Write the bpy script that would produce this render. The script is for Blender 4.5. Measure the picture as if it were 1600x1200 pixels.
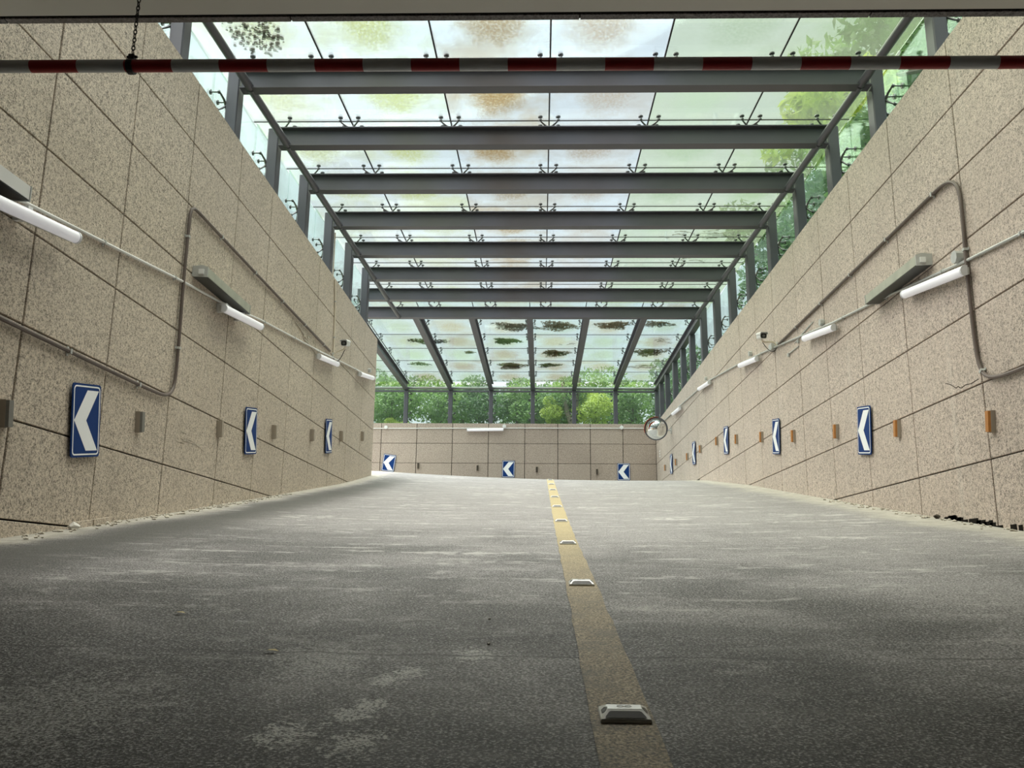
import bpy, bmesh, math, random
from mathutils import Vector, Matrix
for o in list(bpy.data.objects): bpy.data.objects.remove(o)
random.seed(7)
scene = bpy.context.scene
COL = scene.collection
sin, cos, pi = math.sin, math.cos, math.pi

# ------------------------------------------------------------------ camera
# the origin is the lens; X right, Y up the ramp, Z up; the ramp surface lies 0.62 m below the lens
F, TH, YA, RO = 1348.88, 0.21862, 0.02497, 0.0084
cam_d = bpy.data.cameras.new('camera'); cam = bpy.data.objects.new('camera', cam_d); COL.objects.link(cam)
cam_d.sensor_width = 36; cam_d.lens = 36*F/1600; cam_d.shift_x = -13.66/1600; cam_d.clip_start = .05; cam_d.clip_end = 500
_fw = Vector((-cos(TH)*sin(YA), cos(TH)*cos(YA), sin(TH)))
_r0 = Vector((cos(YA), sin(YA), 0)); _u0 = _r0.cross(_fw)
_r = _r0*cos(RO)+_u0*sin(RO); _u = _u0*cos(RO)-_r0*sin(RO)
cam.matrix_world = Matrix((( _r.x,_u.x,-_fw.x,0),(_r.y,_u.y,-_fw.y,0),(_r.z,_u.z,-_fw.z,0),(0,0,0,1)))
scene.camera = cam

# ------------------------------------------------------------------ sky, added soft fill lamp, exposure
w = bpy.data.worlds.new('overcast_sky'); scene.world = w; w.use_nodes = True
nt = w.node_tree; nt.nodes.clear()
bg = nt.nodes.new('ShaderNodeBackground'); out = nt.nodes.new('ShaderNodeOutputWorld')
tc = nt.nodes.new('ShaderNodeTexCoord'); mp = nt.nodes.new('ShaderNodeMapping'); nz = nt.nodes.new('ShaderNodeTexNoise'); cr = nt.nodes.new('ShaderNodeValToRGB')
mp.inputs['Scale'].default_value = (1, 1, 2.5); nz.inputs['Scale'].default_value = 1.6; nz.inputs['Detail'].default_value = 4
cr.color_ramp.elements[0].position = .3; cr.color_ramp.elements[0].color = (.70, .87, 1.0, 1)
cr.color_ramp.elements[1].position = .7; cr.color_ramp.elements[1].color = (.94, .98, 1.0, 1)
nt.links.new(tc.outputs['Generated'], mp.inputs[0]); nt.links.new(mp.outputs[0], nz.inputs[0]); nt.links.new(nz.outputs[0], cr.inputs[0])
nt.links.new(cr.outputs[0], bg.inputs[0]); bg.inputs[1].default_value = 1.04
nt.links.new(bg.outputs[0], out.inputs[0])
sun_d = bpy.data.lights.new('overcast_fill', 'SUN'); sun = bpy.data.objects.new('overcast_fill', sun_d); COL.objects.link(sun)  # added soft fill: brightens the ramp without brightening the visible sky
sun_d.energy = 13.5; sun_d.angle = math.radians(110); sun_d.color = (1.0, .945, .915)
sun.location = (-8, 14, 30)
sun.rotation_euler = Vector((-.32, .10, 1)).to_track_quat('Z', 'Y').to_euler()
vs = scene.view_settings
vs.view_transform = 'Standard'; vs.look = 'None'; vs.gamma = 1; vs.use_curve_mapping = False; vs.exposure = 0.0
cy = scene.cycles
cy.max_bounces = 10; cy.diffuse_bounces = 5; cy.glossy_bounces = 4; cy.transmission_bounces = 6; cy.transparent_max_bounces = 24
cy.use_denoising = True; cy.sample_clamp_indirect = 8.0

# ------------------------------------------------------------------ material helpers
class NT:
    def __init__(s, name):
        s.m = bpy.data.materials.new(name); s.m.use_nodes = True; s.t = s.m.node_tree; s.t.nodes.clear()
        s.o = s.t.nodes.new('ShaderNodeOutputMaterial')
    def n(s, typ, **kw):
        x = s.t.nodes.new('ShaderNode'+typ)
        for k, v in kw.items():
            if k in x.inputs.keys(): s.set(x.inputs[k], v)
            else: setattr(x, k, v)
        return x
    def set(s, inp, v):
        if hasattr(v, 'is_output'): s.t.links.new(v, inp)
        else: inp.default_value = v
    def math(s, op, a, b=None, clamp=False):
        x = s.t.nodes.new('ShaderNodeMath'); x.operation = op; x.use_clamp = clamp
        s.set(x.inputs[0], a)
        if b is not None: s.set(x.inputs[1], b)
        return x.outputs[0]
    def mix(s, f, a, b, typ='MIX'):
        x = s.t.nodes.new('ShaderNodeMix'); x.data_type = 'RGBA'; x.blend_type = typ
        s.set(x.inputs[0], f); s.set(x.inputs[6], a if hasattr(a, 'is_output') else c4(a)); s.set(x.inputs[7], b if hasattr(b, 'is_output') else c4(b))
        return x.outputs[2]
    def noise(s, vec, scale, detail=3, rough=.5, dist=0):
        x = s.n('TexNoise'); s.set(x.inputs['Vector'], vec); x.inputs['Scale'].default_value = scale
        x.inputs['Detail'].default_value = detail; x.inputs['Roughness'].default_value = rough; x.inputs['Distortion'].default_value = dist
        return x.outputs[0]
    def ramp(s, f, *stops):
        x = s.n('ValToRGB'); s.set(x.inputs[0], f); e = x.color_ramp.elements
        while len(e) < len(stops): e.new(.5)
        for el, (p, c) in zip(e, stops): el.position = p; el.color = c4(c)
        return x.outputs[0]
    def smooth(s, f, a, b):
        x = s.n('MapRange'); x.interpolation_type = 'SMOOTHSTEP'; s.set(x.inputs[0], f); x.inputs[1].default_value = a; x.inputs[2].default_value = b
        return x.outputs[0]
    def scale(s, vec, sc):
        x = s.n('Mapping'); s.set(x.inputs[0], vec); x.inputs['Scale'].default_value = sc; return x.outputs[0]
    def bsdf(s, col, rough=.6, metal=0, bump=None, bstr=.3, bdist=.01, spec=.5, emit=None, es=0):
        b = s.n('BsdfPrincipled'); s.set(b.inputs['Base Color'], col if hasattr(col, 'is_output') else c4(col))
        s.set(b.inputs['Roughness'], rough); s.set(b.inputs['Metallic'], metal); b.inputs['Specular IOR Level'].default_value = spec
        if emit: b.inputs['Emission Color'].default_value = c4(emit); b.inputs['Emission Strength'].default_value = es
        if bump is not None:
            k = s.n('Bump'); k.inputs['Strength'].default_value = bstr; k.inputs['Distance'].default_value = bdist
            s.set(k.inputs['Height'], bump); s.t.links.new(k.outputs[0], b.inputs['Normal'])
        s.t.links.new(b.outputs[0], s.o.inputs[0]); return b
def c4(c): return (c[0], c[1], c[2], 1) if not hasattr(c, 'is_output') and len(c) == 3 else c
def simple(name, col, rough=.5, metal=0, var=.12, scale=8, emit=None, es=0, spec=.5):
    m = NT(name); t = m.n('TexCoord').outputs['Object']
    f = m.noise(t, scale, 4)
    c = m.mix(f, tuple(x*(1-var) for x in col), tuple(min(1, x*(1+var)) for x in col))
    m.bsdf(c, rough, metal, emit=emit, es=es, spec=spec); return m.m

def stone(name, a, b, streak=0):
    m = NT(name); g = m.n('NewGeometry').outputs['Position']
    grain = m.math('ADD', m.math('MULTIPLY', m.noise(g, 100, 2, .65), .68), m.math('MULTIPLY', m.noise(g, 36, 2, .6), .32))
    big = m.noise(g, .9, 3)
    mid = m.noise(g, 5, 3)
    oi = m.n('ObjectInfo').outputs['Random']
    c = m.ramp(grain, (.40, tuple(x*.34 for x in a)), (.47, a), (.54, b), (.64, tuple(min(1, x*1.3) for x in b)))
    c = m.mix(m.math('MULTIPLY', m.smooth(big, .35, .75), .25), c, tuple(x*.72 for x in a))
    st = m.noise(m.scale(g, (7, 7, .35)), 1, 3)
    c = m.mix(m.math('MULTIPLY', m.smooth(st, .56, .75), streak), c, (.62, .58, .53))
    c = m.mix(m.math('MULTIPLY', oi, .16), c, (.55, .47, .40))
    c = m.mix(m.math('MULTIPLY', m.smooth(mid, .6, .8), .15), c, (.2, .19, .18))
    m.bsdf(c, .62, bump=grain, bstr=.5, bdist=.006); return m.m
M = {}
M['stone_left'] = stone('stone_left', (.45, .386, .312), (.60, .522, .432), .08)
M['stone_right'] = stone('stone_right', (.45, .378, .325), (.575, .487, .425), .22)
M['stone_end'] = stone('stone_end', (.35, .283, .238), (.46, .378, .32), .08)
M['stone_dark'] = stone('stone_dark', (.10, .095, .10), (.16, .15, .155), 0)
M['joint'] = simple('joint', (.012, .010, .008), .95, spec=.1)
M['conc'] = simple('conc', (.36, .35, .33), .9, scale=3)
M['soffit'] = simple('soffit', (.70, .69, .64), .8, var=.04, scale=1.2)
M['garage'] = simple('garage', (.30, .30, .29), .8, scale=1)
M['steel'] = simple('steel', (.082, .082, .098), .42, .0, var=.15, scale=3, spec=.5)
M['steel_light'] = simple('steel_light', (.11, .112, .12), .4, .2, var=.12, scale=3)
M['stainless'] = simple('stainless', (.16, .17, .17), .35, .9)
M['seal'] = simple('seal', (.02, .022, .024), .6)
M['white_paint'] = simple('white_paint', (.74, .74, .73), .45, var=.04)
M['galv'] = simple('galv', (.50, .51, .50), .45, .35, var=.15, scale=20)
M['old_tin'] = simple('old_tin', (.42, .43, .36), .5, .25, var=.25, scale=7)
M['tin_under_shade'] = simple('tin_under_shade', (.09, .09, .08), .7)
M['scuff'] = simple('scuff', (.50, .45, .38), .9)
M['black'] = simple('black', (.014, .014, .015), .5)
M['brown_pipe'] = simple('brown_pipe', (.13, .10, .088), .5, var=.25, scale=6)
M['grey_pipe'] = simple('grey_pipe', (.20, .22, .20), .5, var=.2, scale=6)
M['cream_pipe'] = simple('cream_pipe', (.74, .67, .56), .5)
M['blue'] = simple('blue', (.007, .038, .17), .65, var=.08, spec=.15)
M['refl_white'] = simple('refl_white', (.88, .90, .93), .4, var=.03, scale=30)
M['red'] = simple('red', (.42, .025, .03), .35)
M['pole_white'] = simple('pole_white', (.74, .75, .77), .35)
M['orange'] = simple('orange', (.44, .185, .045), .45, var=.2, scale=25)
M['orange_red'] = simple('orange_red', (.62, .12, .04), .4)
M['delin'] = simple('delin', (.185, .18, .165), .55, var=.2, scale=25)
M['delin_side'] = simple('delin_side', (.34, .29, .235), .6)
M['alu'] = simple('alu', (.66, .67, .66), .4, .45, var=.12, scale=40)
M['lamp'] = simple('lamp', (.86, .86, .90), .35, emit=(.93, .93, 1.0), es=.22)
M['lamp_cap'] = simple('lamp_cap', (.72, .73, .76), .4)
M['mirror'] = simple('mirror', (.80, .81, .78), .06, 1.0, var=.02)
M['bark'] = simple('bark', (.13, .105, .085), .9, var=.35, scale=5)
M['rubble'] = simple('rubble', (.56, .52, .45), .9, var=.3, scale=9)
M['pale_rock'] = simple('pale_rock', (.72, .70, .66), .9, var=.15)
M['dry_leaf'] = simple('dry_leaf', (.50, .40, .18), .7)
M['litter'] = simple('litter', (.075, .045, .022), .9, var=.6, scale=3)
M['moss'] = simple('moss', (.16, .24, .04), .9, var=.5, scale=4)
M['twig'] = simple('twig', (.05, .04, .03), .9)

def leafmat(name, a, b, tr=.45):
    m = NT(name); g = m.n('NewGeometry').outputs['Position']
    f = m.noise(g, 3.2, 3)
    c = m.ramp(f, (.35, a), (.65, b))
    d = m.n('BsdfDiffuse'); m.set(d.inputs[0], c); t = m.n('BsdfTranslucent'); m.set(t.inputs[0], m.mix(.5, c, b))
    x = m.n('MixShader'); x.inputs[0].default_value = tr
    m.t.links.new(d.outputs[0], x.inputs[1]); m.t.links.new(t.outputs[0], x.inputs[2])
    gl = m.n('BsdfGlossy'); gl.inputs[0].default_value = (1, 1, 1, 1); gl.inputs[1].default_value = .4
    y = m.n('MixShader'); y.inputs[0].default_value = .06
    m.t.links.new(x.outputs[0], y.inputs[1]); m.t.links.new(gl.outputs[0], y.inputs[2]); m.t.links.new(y.outputs[0], m.o.inputs[0])
    return m.m
M['leaf_dark'] = leafmat('leaf_dark', (.03, .085, .035), (.12, .22, .075))
M['leaf_mid'] = leafmat('leaf_mid', (.07, .16, .045), (.22, .36, .10))
M['leaf_bright'] = leafmat('leaf_bright', (.26, .36, .05), (.46, .56, .10))
M['grass'] = simple('grass', (.12, .19, .05), .9, var=.4, scale=4)

def glass(name, clear, film, film_col, stains=True, fmix=.5):
    m = NT(name); tcn = m.n('TexCoord').outputs['Object']; pos = m.n('NewGeometry').outputs['Position']
    oi = m.n('ObjectInfo')
    tr = m.n('BsdfTransparent'); tl = m.n('BsdfTranslucent'); df = m.n('BsdfDiffuse')
    big = m.noise(pos, 1.1, 4, .55)
    if stains:
        # a dried puddle in the middle of each pane, in that pane's own colour
        sep = m.n('SeparateXYZ'); m.set(sep.inputs[0], tcn)
        wob = m.math('MULTIPLY', m.math('SUBTRACT', m.noise(pos, 4, 4, .65), .5), .9)
        rx = m.math('DIVIDE', m.math('SUBTRACT', sep.outputs[0], m.math('MULTIPLY', m.math('SUBTRACT', oi.outputs['Random'], .5), .25)), .42)
        ry = m.math('DIVIDE', sep.outputs[1], .62)
        rr = m.math('ADD', m.math('SQRT', m.math('ADD', m.math('MULTIPLY', rx, rx), m.math('MULTIPLY', ry, ry))), wob)
        blot = m.math('SUBTRACT', 1.0, m.smooth(rr, .25, 1.35))
        speck = m.smooth(m.noise(pos, 30, 3, .7), .30, .62)
        amt = m.math('MULTIPLY', m.math('MULTIPLY', blot, oi.outputs['Alpha']), m.math('ADD', .45, m.math('MULTIPLY', speck, .6)), True)
        soft = m.math('MULTIPLY', m.smooth(big, .40, .70), m.math('MULTIPLY', oi.outputs['Alpha'], .5))
        tcol = m.mix(m.math('MAXIMUM', amt, soft), clear, oi.outputs['Color'])
    else:
        tcol = m.mix(m.smooth(big, .4, .7), clear, tuple(x*.9 for x in clear))
    m.set(tr.inputs[0], tcol)
    fc = m.mix(fmix, film_col, oi.outputs['Color']) if stains else c4(film_col)
    m.set(tl.inputs[0], fc); m.set(df.inputs[0], fc)
    a = m.n('MixShader'); a.inputs[0].default_value = .7
    m.t.links.new(df.outputs[0], a.inputs[1]); m.t.links.new(tl.outputs[0], a.inputs[2])
    b = m.n('MixShader'); m.set(b.inputs[0], m.math('MULTIPLY', m.math('ADD', .55, big), film))
    m.t.links.new(tr.outputs[0], b.inputs[1]); m.t.links.new(a.outputs[0], b.inputs[2])
    gl = m.n('BsdfGlossy'); gl.inputs[1].default_value = .03; gl.inputs[0].default_value = (.9, 1, .97, 1)
    lw = m.n('Fresnel'); lw.inputs[0].default_value = 1.35
    c = m.n('MixShader'); m.set(c.inputs[0], m.math('MULTIPLY', lw.outputs[0], .25))
    m.t.links.new(b.outputs[0], c.inputs[1]); m.t.links.new(gl.outputs[0], c.inputs[2]); m.t.links.new(c.outputs[0], m.o.inputs[0])
    return m.m
M['roof_glass'] = glass('roof_glass', (.92, .955, .97), .04, (.60, .65, .64))
M['milky_tree_tint_glass'] = glass('milky_tree_tint_glass', (.85, .885, .82), .16, (.29, .33, .26), True, .15)  # milky film; its green paints in tree crowns blurred through the panes
M['canopy_glass'] = glass('canopy_glass', (.85, .92, .92), .05, (.34, .40, .36), True, .3)
M['side_glass'] = glass('side_glass', (.90, .965, .94), .04, (.42, .52, .46), False)

def floor_mat():
    m = NT('ramp_surface'); g = m.n('NewGeometry').outputs['Position']
    sep = m.n('SeparateXYZ'); m.set(sep.inputs[0], g); X, Y = sep.outputs[0], sep.outputs[1]
    grit = m.noise(g, 130, 2, .65); mid = m.noise(g, 9, 4, .6); big = m.noise(g, .8, 5, .6, .4); patch = m.noise(m.scale(g, (1, 1.6, 1)), 2.6, 5, .7)
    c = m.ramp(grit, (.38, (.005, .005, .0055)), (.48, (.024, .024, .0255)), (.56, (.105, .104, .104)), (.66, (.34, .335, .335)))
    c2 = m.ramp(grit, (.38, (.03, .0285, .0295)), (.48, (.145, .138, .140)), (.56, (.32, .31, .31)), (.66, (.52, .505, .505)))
    c = m.mix(m.smooth(m.math('ADD', m.math('ADD', big, m.math('MULTIPLY', m.math('SUBTRACT', Y, 5), .022)), m.math('MULTIPLY', m.math('SUBTRACT', X, .2), .03)), .40, .66), c, c2)  # darker toward the lens: ceiling shade painted into the colour
    # dust ground into the worn ramp; its fade toward the lens also paints ceiling shade
    dust = m.smooth(m.math('ADD', m.math('ADD', Y, m.math('MULTIPLY', m.math('SUBTRACT', big, .5), 9)), m.math('MULTIPLY', X, .45)), 1.0, 9.0)
    c = m.mix(m.math('MULTIPLY', dust, .85), c, m.ramp(grit, (.36, (.10, .096, .098)), (.47, (.225, .214, .218)), (.56, (.31, .296, .30)), (.66, (.50, .482, .488))))
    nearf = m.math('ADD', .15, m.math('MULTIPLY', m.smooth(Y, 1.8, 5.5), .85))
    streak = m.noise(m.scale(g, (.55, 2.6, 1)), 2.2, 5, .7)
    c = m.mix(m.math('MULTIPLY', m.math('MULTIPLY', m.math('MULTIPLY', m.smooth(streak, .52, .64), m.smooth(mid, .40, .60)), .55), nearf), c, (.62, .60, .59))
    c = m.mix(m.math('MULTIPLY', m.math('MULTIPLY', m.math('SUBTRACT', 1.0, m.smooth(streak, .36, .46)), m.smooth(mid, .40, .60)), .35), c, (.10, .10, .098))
    near = m.math('ADD', .25, m.math('MULTIPLY', m.smooth(Y, 1.5, 6), .75))  # pale patches thinned near the lens, deepening the painted ceiling shade
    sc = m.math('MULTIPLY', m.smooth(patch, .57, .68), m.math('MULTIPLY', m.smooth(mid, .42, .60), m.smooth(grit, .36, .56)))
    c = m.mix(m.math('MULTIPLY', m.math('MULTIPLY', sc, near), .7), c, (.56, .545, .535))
    # pale dust swept against both walls, a dark tyre-rubber band beside it on the left
    wob = m.math('MULTIPLY', m.math('SUBTRACT', m.noise(g, 1.3, 4, .6), .5), .8)
    xl = m.math('ADD', X, m.math('MULTIPLY', wob, .5))
    band = m.math('MULTIPLY', m.smooth(xl, -3.25, -2.95), m.math('SUBTRACT', 1.0, m.smooth(xl, -2.85, -2.2)))
    band = m.math('MULTIPLY', band, m.math('SUBTRACT', 1.0, m.smooth(Y, 14.5, 18.5)))
    c = m.mix(m.math('MULTIPLY', band, .92), c, m.ramp(grit, (.3, (.035, .035, .035)), (.7, (.12, .118, .112))))
    edge = m.math('MAXIMUM', m.math('SUBTRACT', 1.0, m.smooth(xl, -3.36, -3.08)), m.smooth(m.math('ADD', X, wob), 3.05, 3.5))
    c = m.mix(m.math('MULTIPLY', edge, .8), c, m.ramp(mid, (.3, (.36, .335, .29)), (.7, (.60, .57, .51))))
    # spilt white powder
    for (px, py, r) in ((-.395, 1.93, .055), (-.44, 2.12, .05), (-.415, 2.20, .045), (-.405, 2.43, .05), (-.36, 2.52, .04), (-.55, 1.96, .06), (-.65, 2.62, .15), (-1.15, 2.07, .26), (-.20, 2.72, .06)):
        dx = m.math('SUBTRACT', X, px); dy = m.math('MULTIPLY', m.math('SUBTRACT', Y, py), .75)
        d = m.math('SQRT', m.math('ADD', m.math('MULTIPLY', dx, dx), m.math('MULTIPLY', dy, dy)))
        d = m.math('ADD', d, m.math('MULTIPLY', m.math('SUBTRACT', m.noise(g, 34, 4, .7), .5), r*4.5))
        k = m.math('MULTIPLY', m.math('SUBTRACT', 1.0, m.smooth(d, r*.5, r*1.15)), m.smooth(grit, .36, .55))
        c = m.mix(m.math('MULTIPLY', k, .75 if r < .1 else .3), c, (.60, .60, .58))
    # a construction crack across the ramp
    wy = m.math('ADD', 2.715, m.math('MULTIPLY', m.math('SUBTRACT', m.noise(m.scale(g, (1, 0, 0)), 3.5, 5, .7), .5), .14))
    ck = m.math('SUBTRACT', 1.0, m.smooth(m.math('ABSOLUTE', m.math('SUBTRACT', Y, wy)), .003, .011))
    ck = m.math('MULTIPLY', ck, m.smooth(m.noise(m.scale(g, (1, .1, 0)), 2.2, 2), .36, .46))
    c = m.mix(m.math('MULTIPLY', ck, .8), c, (.02, .02, .02))
    m.bsdf(c, m.math('SUBTRACT', .78, m.math('MULTIPLY', big, .2)), bump=m.math('ADD', grit, m.math('MULTIPLY', mid, .4)), bstr=.55, bdist=.008, spec=.4)
    return m.m
M['floor'] = floor_mat()
def line_mat():
    m = NT('worn_yellow_paint'); g = m.n('NewGeometry').outputs['Position']; sep = m.n('SeparateXYZ'); m.set(sep.inputs[0], g)
    grit = m.noise(g, 130, 2, .65); mid = m.noise(g, 6, 4, .6)
    c = m.ramp(grit, (.36, (.06, .048, .037)), (.48, (.20, .158, .105)), (.6, (.39, .315, .21)), (.72, (.56, .47, .35)))
    c = m.mix(m.math('MULTIPLY', m.smooth(mid, .45, .7), .5), c, (.11, .105, .095))
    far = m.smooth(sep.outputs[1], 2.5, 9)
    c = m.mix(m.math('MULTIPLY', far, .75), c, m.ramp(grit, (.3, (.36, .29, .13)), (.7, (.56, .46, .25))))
    m.bsdf(c, .7, bump=grit, bstr=.5, bdist=.006); return m.m
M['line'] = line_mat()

# ------------------------------------------------------------------ mesh helpers
class MB:
    def __init__(s): s.v = []; s.f = []; s.mi = []
    def add(s, vs, fs, mi=0, mat=None):
        b = len(s.v)
        s.v += [tuple(mat @ Vector(p)) if mat else tuple(p) for p in vs]
        s.f += [tuple(b+i for i in f) for f in fs]; s.mi += [mi]*len(fs); return s
    def box(s, a, b, mi=0, mat=None):
        x0, y0, z0 = a; x1, y1, z1 = b
        return s.add([(x0,y0,z0),(x1,y0,z0),(x1,y1,z0),(x0,y1,z0),(x0,y0,z1),(x1,y0,z1),(x1,y1,z1),(x0,y1,z1)],
                     [(0,3,2,1),(4,5,6,7),(0,1,5,4),(1,2,6,5),(2,3,7,6),(3,0,4,7)], mi, mat)
    def prism(s, poly, h0, h1, axis='z', mi=0, mat=None):
        n = len(poly)
        def P(p, h): return {'z': (p[0], p[1], h), 'y': (p[0], h, p[1]), 'x': (h, p[0], p[1])}[axis]
        vs = [P(p, h0) for p in poly]+[P(p, h1) for p in poly]
        fs = [tuple(reversed(range(n))), tuple(range(n, 2*n))]+[(i, (i+1) % n, n+(i+1) % n, n+i) for i in range(n)]
        return s.add(vs, fs, mi, mat)
    def tube(s, pts, r, seg=8, mi=0, cap=True, mat=None):
        pts = [Vector(p) for p in pts]; n = len(pts); vs = []; fs = []
        up = None
        for i, p in enumerate(pts):
            t = (pts[min(i+1, n-1)]-pts[max(i-1, 0)]).normalized()
            if up is None:
                up = Vector((0, 0, 1)) if abs(t.z) < .9 else Vector((1, 0, 0))
            a = t.cross(up).normalized(); up = a.cross(t).normalized()
            rr = r[i] if isinstance(r, (list, tuple)) else r
            for k in range(seg):
                q = 2*pi*k/seg; vs.append(p+a*cos(q)*rr+up*sin(q)*rr)
        for i in range(n-1):
            for k in range(seg):
                fs.append((i*seg+k, i*seg+(k+1) % seg, (i+1)*seg+(k+1) % seg, (i+1)*seg+k))
        if cap: fs += [tuple(reversed(range(seg))), tuple(range((n-1)*seg, n*seg))]
        return s.add(vs, fs, mi, mat)
    def lathe(s, prof, seg=20, mi=0, mat=None):
        vs = []; fs = []; n = len(prof)
        for k in range(seg):
            q = 2*pi*k/seg
            for (r, z) in prof: vs.append((r*cos(q), r*sin(q), z))
        for k in range(seg):
            for i in range(n-1):
                a = k*n+i; b = ((k+1) % seg)*n+i; fs.append((a, b, b+1, a+1))
        return s.add(vs, fs, mi, mat)
    def mesh(s, name, mats, smooth=False):
        me = bpy.data.meshes.new(name); me.from_pydata(s.v, [], s.f)
        for m in (mats if isinstance(mats, (list, tuple)) else [mats]): me.materials.append(m)
        if any(s.mi): me.polygons.foreach_set('material_index', s.mi)
        bm = bmesh.new(); bm.from_mesh(me)
        bmesh.ops.recalc_face_normals(bm, faces=bm.faces); bm.to_mesh(me); bm.free()
        if smooth:
            me.shade_smooth()
            try: me.set_sharp_from_angle(angle=math.radians(40))
            except Exception: pass
        me.update(); return me
    def obj(s, name, mats, parent=None, loc=None, smooth=False):
        return link(name, s.mesh(name, mats, smooth), parent, loc)
def link(name, me, parent=None, loc=None, rot=None):
    o = bpy.data.objects.new(name, me); COL.objects.link(o)
    if parent: o.parent = parent
    if loc: o.location = loc
    if rot: o.rotation_euler = rot
    return o
def tag(o, label, cat, group=None):
    o['label'] = label; o['category'] = cat
    if group: o['group'] = group
    return o
def thing(name, label, cat, loc=(0, 0, 0), rot=(0, 0, 0), group=None):
    o = bpy.data.objects.new(name, None); COL.objects.link(o); o.location = loc; o.rotation_euler = rot; o.empty_display_size = .1
    return tag(o, label, cat, group)
def struct(o): o['kind'] = 'structure'; return o
ORD = ['first', 'second', 'third', 'fourth', 'fifth', 'sixth', 'seventh', 'eighth', 'ninth', 'tenth', 'eleventh', 'twelfth', 'thirteenth', 'fourteenth', 'fifteenth', 'sixteenth']

# ------------------------------------------------------------------ the ramp
XL, XR, YE, TOP = -3.426, 3.655, 27.42, 4.785        # inner wall faces, end wall face, top of the stone walls
YC = 17.30                                            # the left wall ends here, the ramp turns left behind it
PROF = [(-14,-.96),(-3,-.95),(-1.5,-.81),(0,-.618),(2.05,-.33),(4.1,-.045),(6.15,.215),(8.2,.495),(10.25,.79),(12.3,1.085),(14.35,1.385),(16.4,1.69),(18,1.93),(19,2.07),(20,2.185),(21,2.27),(22,2.33),(27.5,2.58)]
def sstep(x, a, b): t = max(0, min(1, (x-a)/(b-a))); return t*t*(3-2*t)
def road(x, y):
    for (a, za), (b, zb) in zip(PROF, PROF[1:]):
        if y <= b: z = za+(zb-za)*(y-a)/(b-a); break
    xx = max(-3.8, min(3.9, x))
    return z+.0058*(xx-.19)**2*sstep(y, -2, 3)-.02*(xx-.2)*sstep(y, 14.5, 19)
def floor_grid(x0, x1, y0, y1, st, mb):
    nx = max(1, round((x1-x0)/st)); ny = max(1, round((y1-y0)/st)); vs = []; fs = []
    for j in range(ny+1):
        for i in range(nx+1):
            x = x0+(x1-x0)*i/nx; y = y0+(y1-y0)*j/ny; vs.append((x, y, road(x, y)))
    for j in range(ny):
        for i in range(nx):
            a = j*(nx+1)+i; fs.append((a, a+1, a+nx+2, a+nx+1))
    mb.add(vs, fs)
mb = MB(); floor_grid(XL-.03, XR+.03, -12, YC, .2, mb); floor_grid(-10, XR+.03, YC, YE+.03, .25, mb)
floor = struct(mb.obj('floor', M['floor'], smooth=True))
mb = MB(); vs = []; fs = []; n = 120
for i in range(n+1):
    y = .6+(20.6-.6)*i/n; hw = .072+.006*sin(i*1.7)*random.random()
    for sx in (-1, 1): vs.append((.187+sx*hw, y, road(.187, y)+.004))
for i in range(n): fs.append((2*i, 2*i+1, 2*i+3, 2*i+2))
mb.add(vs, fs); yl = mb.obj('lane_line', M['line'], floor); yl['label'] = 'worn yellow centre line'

# ------------------------------------------------------------------ stone walls
Z0, DZ = .3235, .635
ROWZ = [Z0+DZ*k for k in range(-4, 8)]; ROWZ[-1] = TOP
def clip_poly(poly, f):           # keep the part above the floor: p[1] > f(p[0])
    o = []
    for i, p in enumerate(poly):
        q = poly[(i+1) % len(poly)]; a = p[1]-f(p[0]); b = q[1]-f(q[0])
        if a >= 0: o.append(p)
        if (a >= 0) != (b >= 0):
            t = a/(a-b); o.append((p[0]+(q[0]-p[0])*t, p[1]+(q[1]-p[1])*t))
    return o
def wall_panels(wall, joints, rows, place, fz, mat, gap=.006, th=.03):
    for a, b in zip(joints, joints[1:]):
        for z0, z1 in zip(rows, rows[1:]):
            gu = gap*1.45; poly = [(a+gu, z0+gap), (b-gu, z0+gap), (b-gu, z1-gap), (a+gu, z1-gap)]
            if z1 >= TOP: poly[2] = (b-gu, TOP); poly[3] = (a+gu, TOP)
            poly = clip_poly(poly, lambda u: fz(u)-.015)
            if len(poly) < 3: continue
            cxp = sum(p[0] for p in poly)/len(poly); czp = sum(p[1] for p in poly)/len(poly)
            if max(p[1] for p in poly)-min(p[1] for p in poly) < .05: continue
            n = len(poly); c = .004; jt = random.uniform(-.0015, .0015)
            ins = [(p[0]-math.copysign(c, p[0]-cxp), p[1]-math.copysign(c, p[1]-czp)) for p in poly]
            vs = [place(p[0], p[1], th) for p in poly]+[place(p[0], p[1], c) for p in poly]+[place(p[0], p[1], jt) for p in ins]
            fs = [tuple(range(2*n, 3*n))]
            for i in range(n):
                j = (i+1) % n; fs += [(i, j, n+j, n+i), (n+i, n+j, 2*n+j, 2*n+i)]
            m2 = MB(); m2.add(vs, fs); m2.obj('stone_panel', mat, wall)
# left wall
mb = MB(); mb.box((XL-.60, -12, -1.4), (XL-.028, YC-.03, TOP-.004)); mb.box((-10, YC-.6, 1.0), (XL-.6, YC-.03, TOP-.004))
wall_l = struct(mb.obj('wall_left', M['joint']))
JL = [1.94, 3.1, 4.25, 5.40, 6.53, 7.70, 8.98, 10.12, 11.32, 12.53, 13.70, 14.89, 16.04, YC]
wall_panels(wall_l, JL, ROWZ, lambda u, z, d: (XL-d, u, z), lambda u: road(XL, u), M['stone_left'])
wall_panels(wall_l, [-8.6, -7.4, -6.3, -5.15, -4.0, XL], ROWZ[6:], lambda u, z, d: (u, YC-d, z), lambda u: road(u, YC), M['stone_left'])
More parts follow.
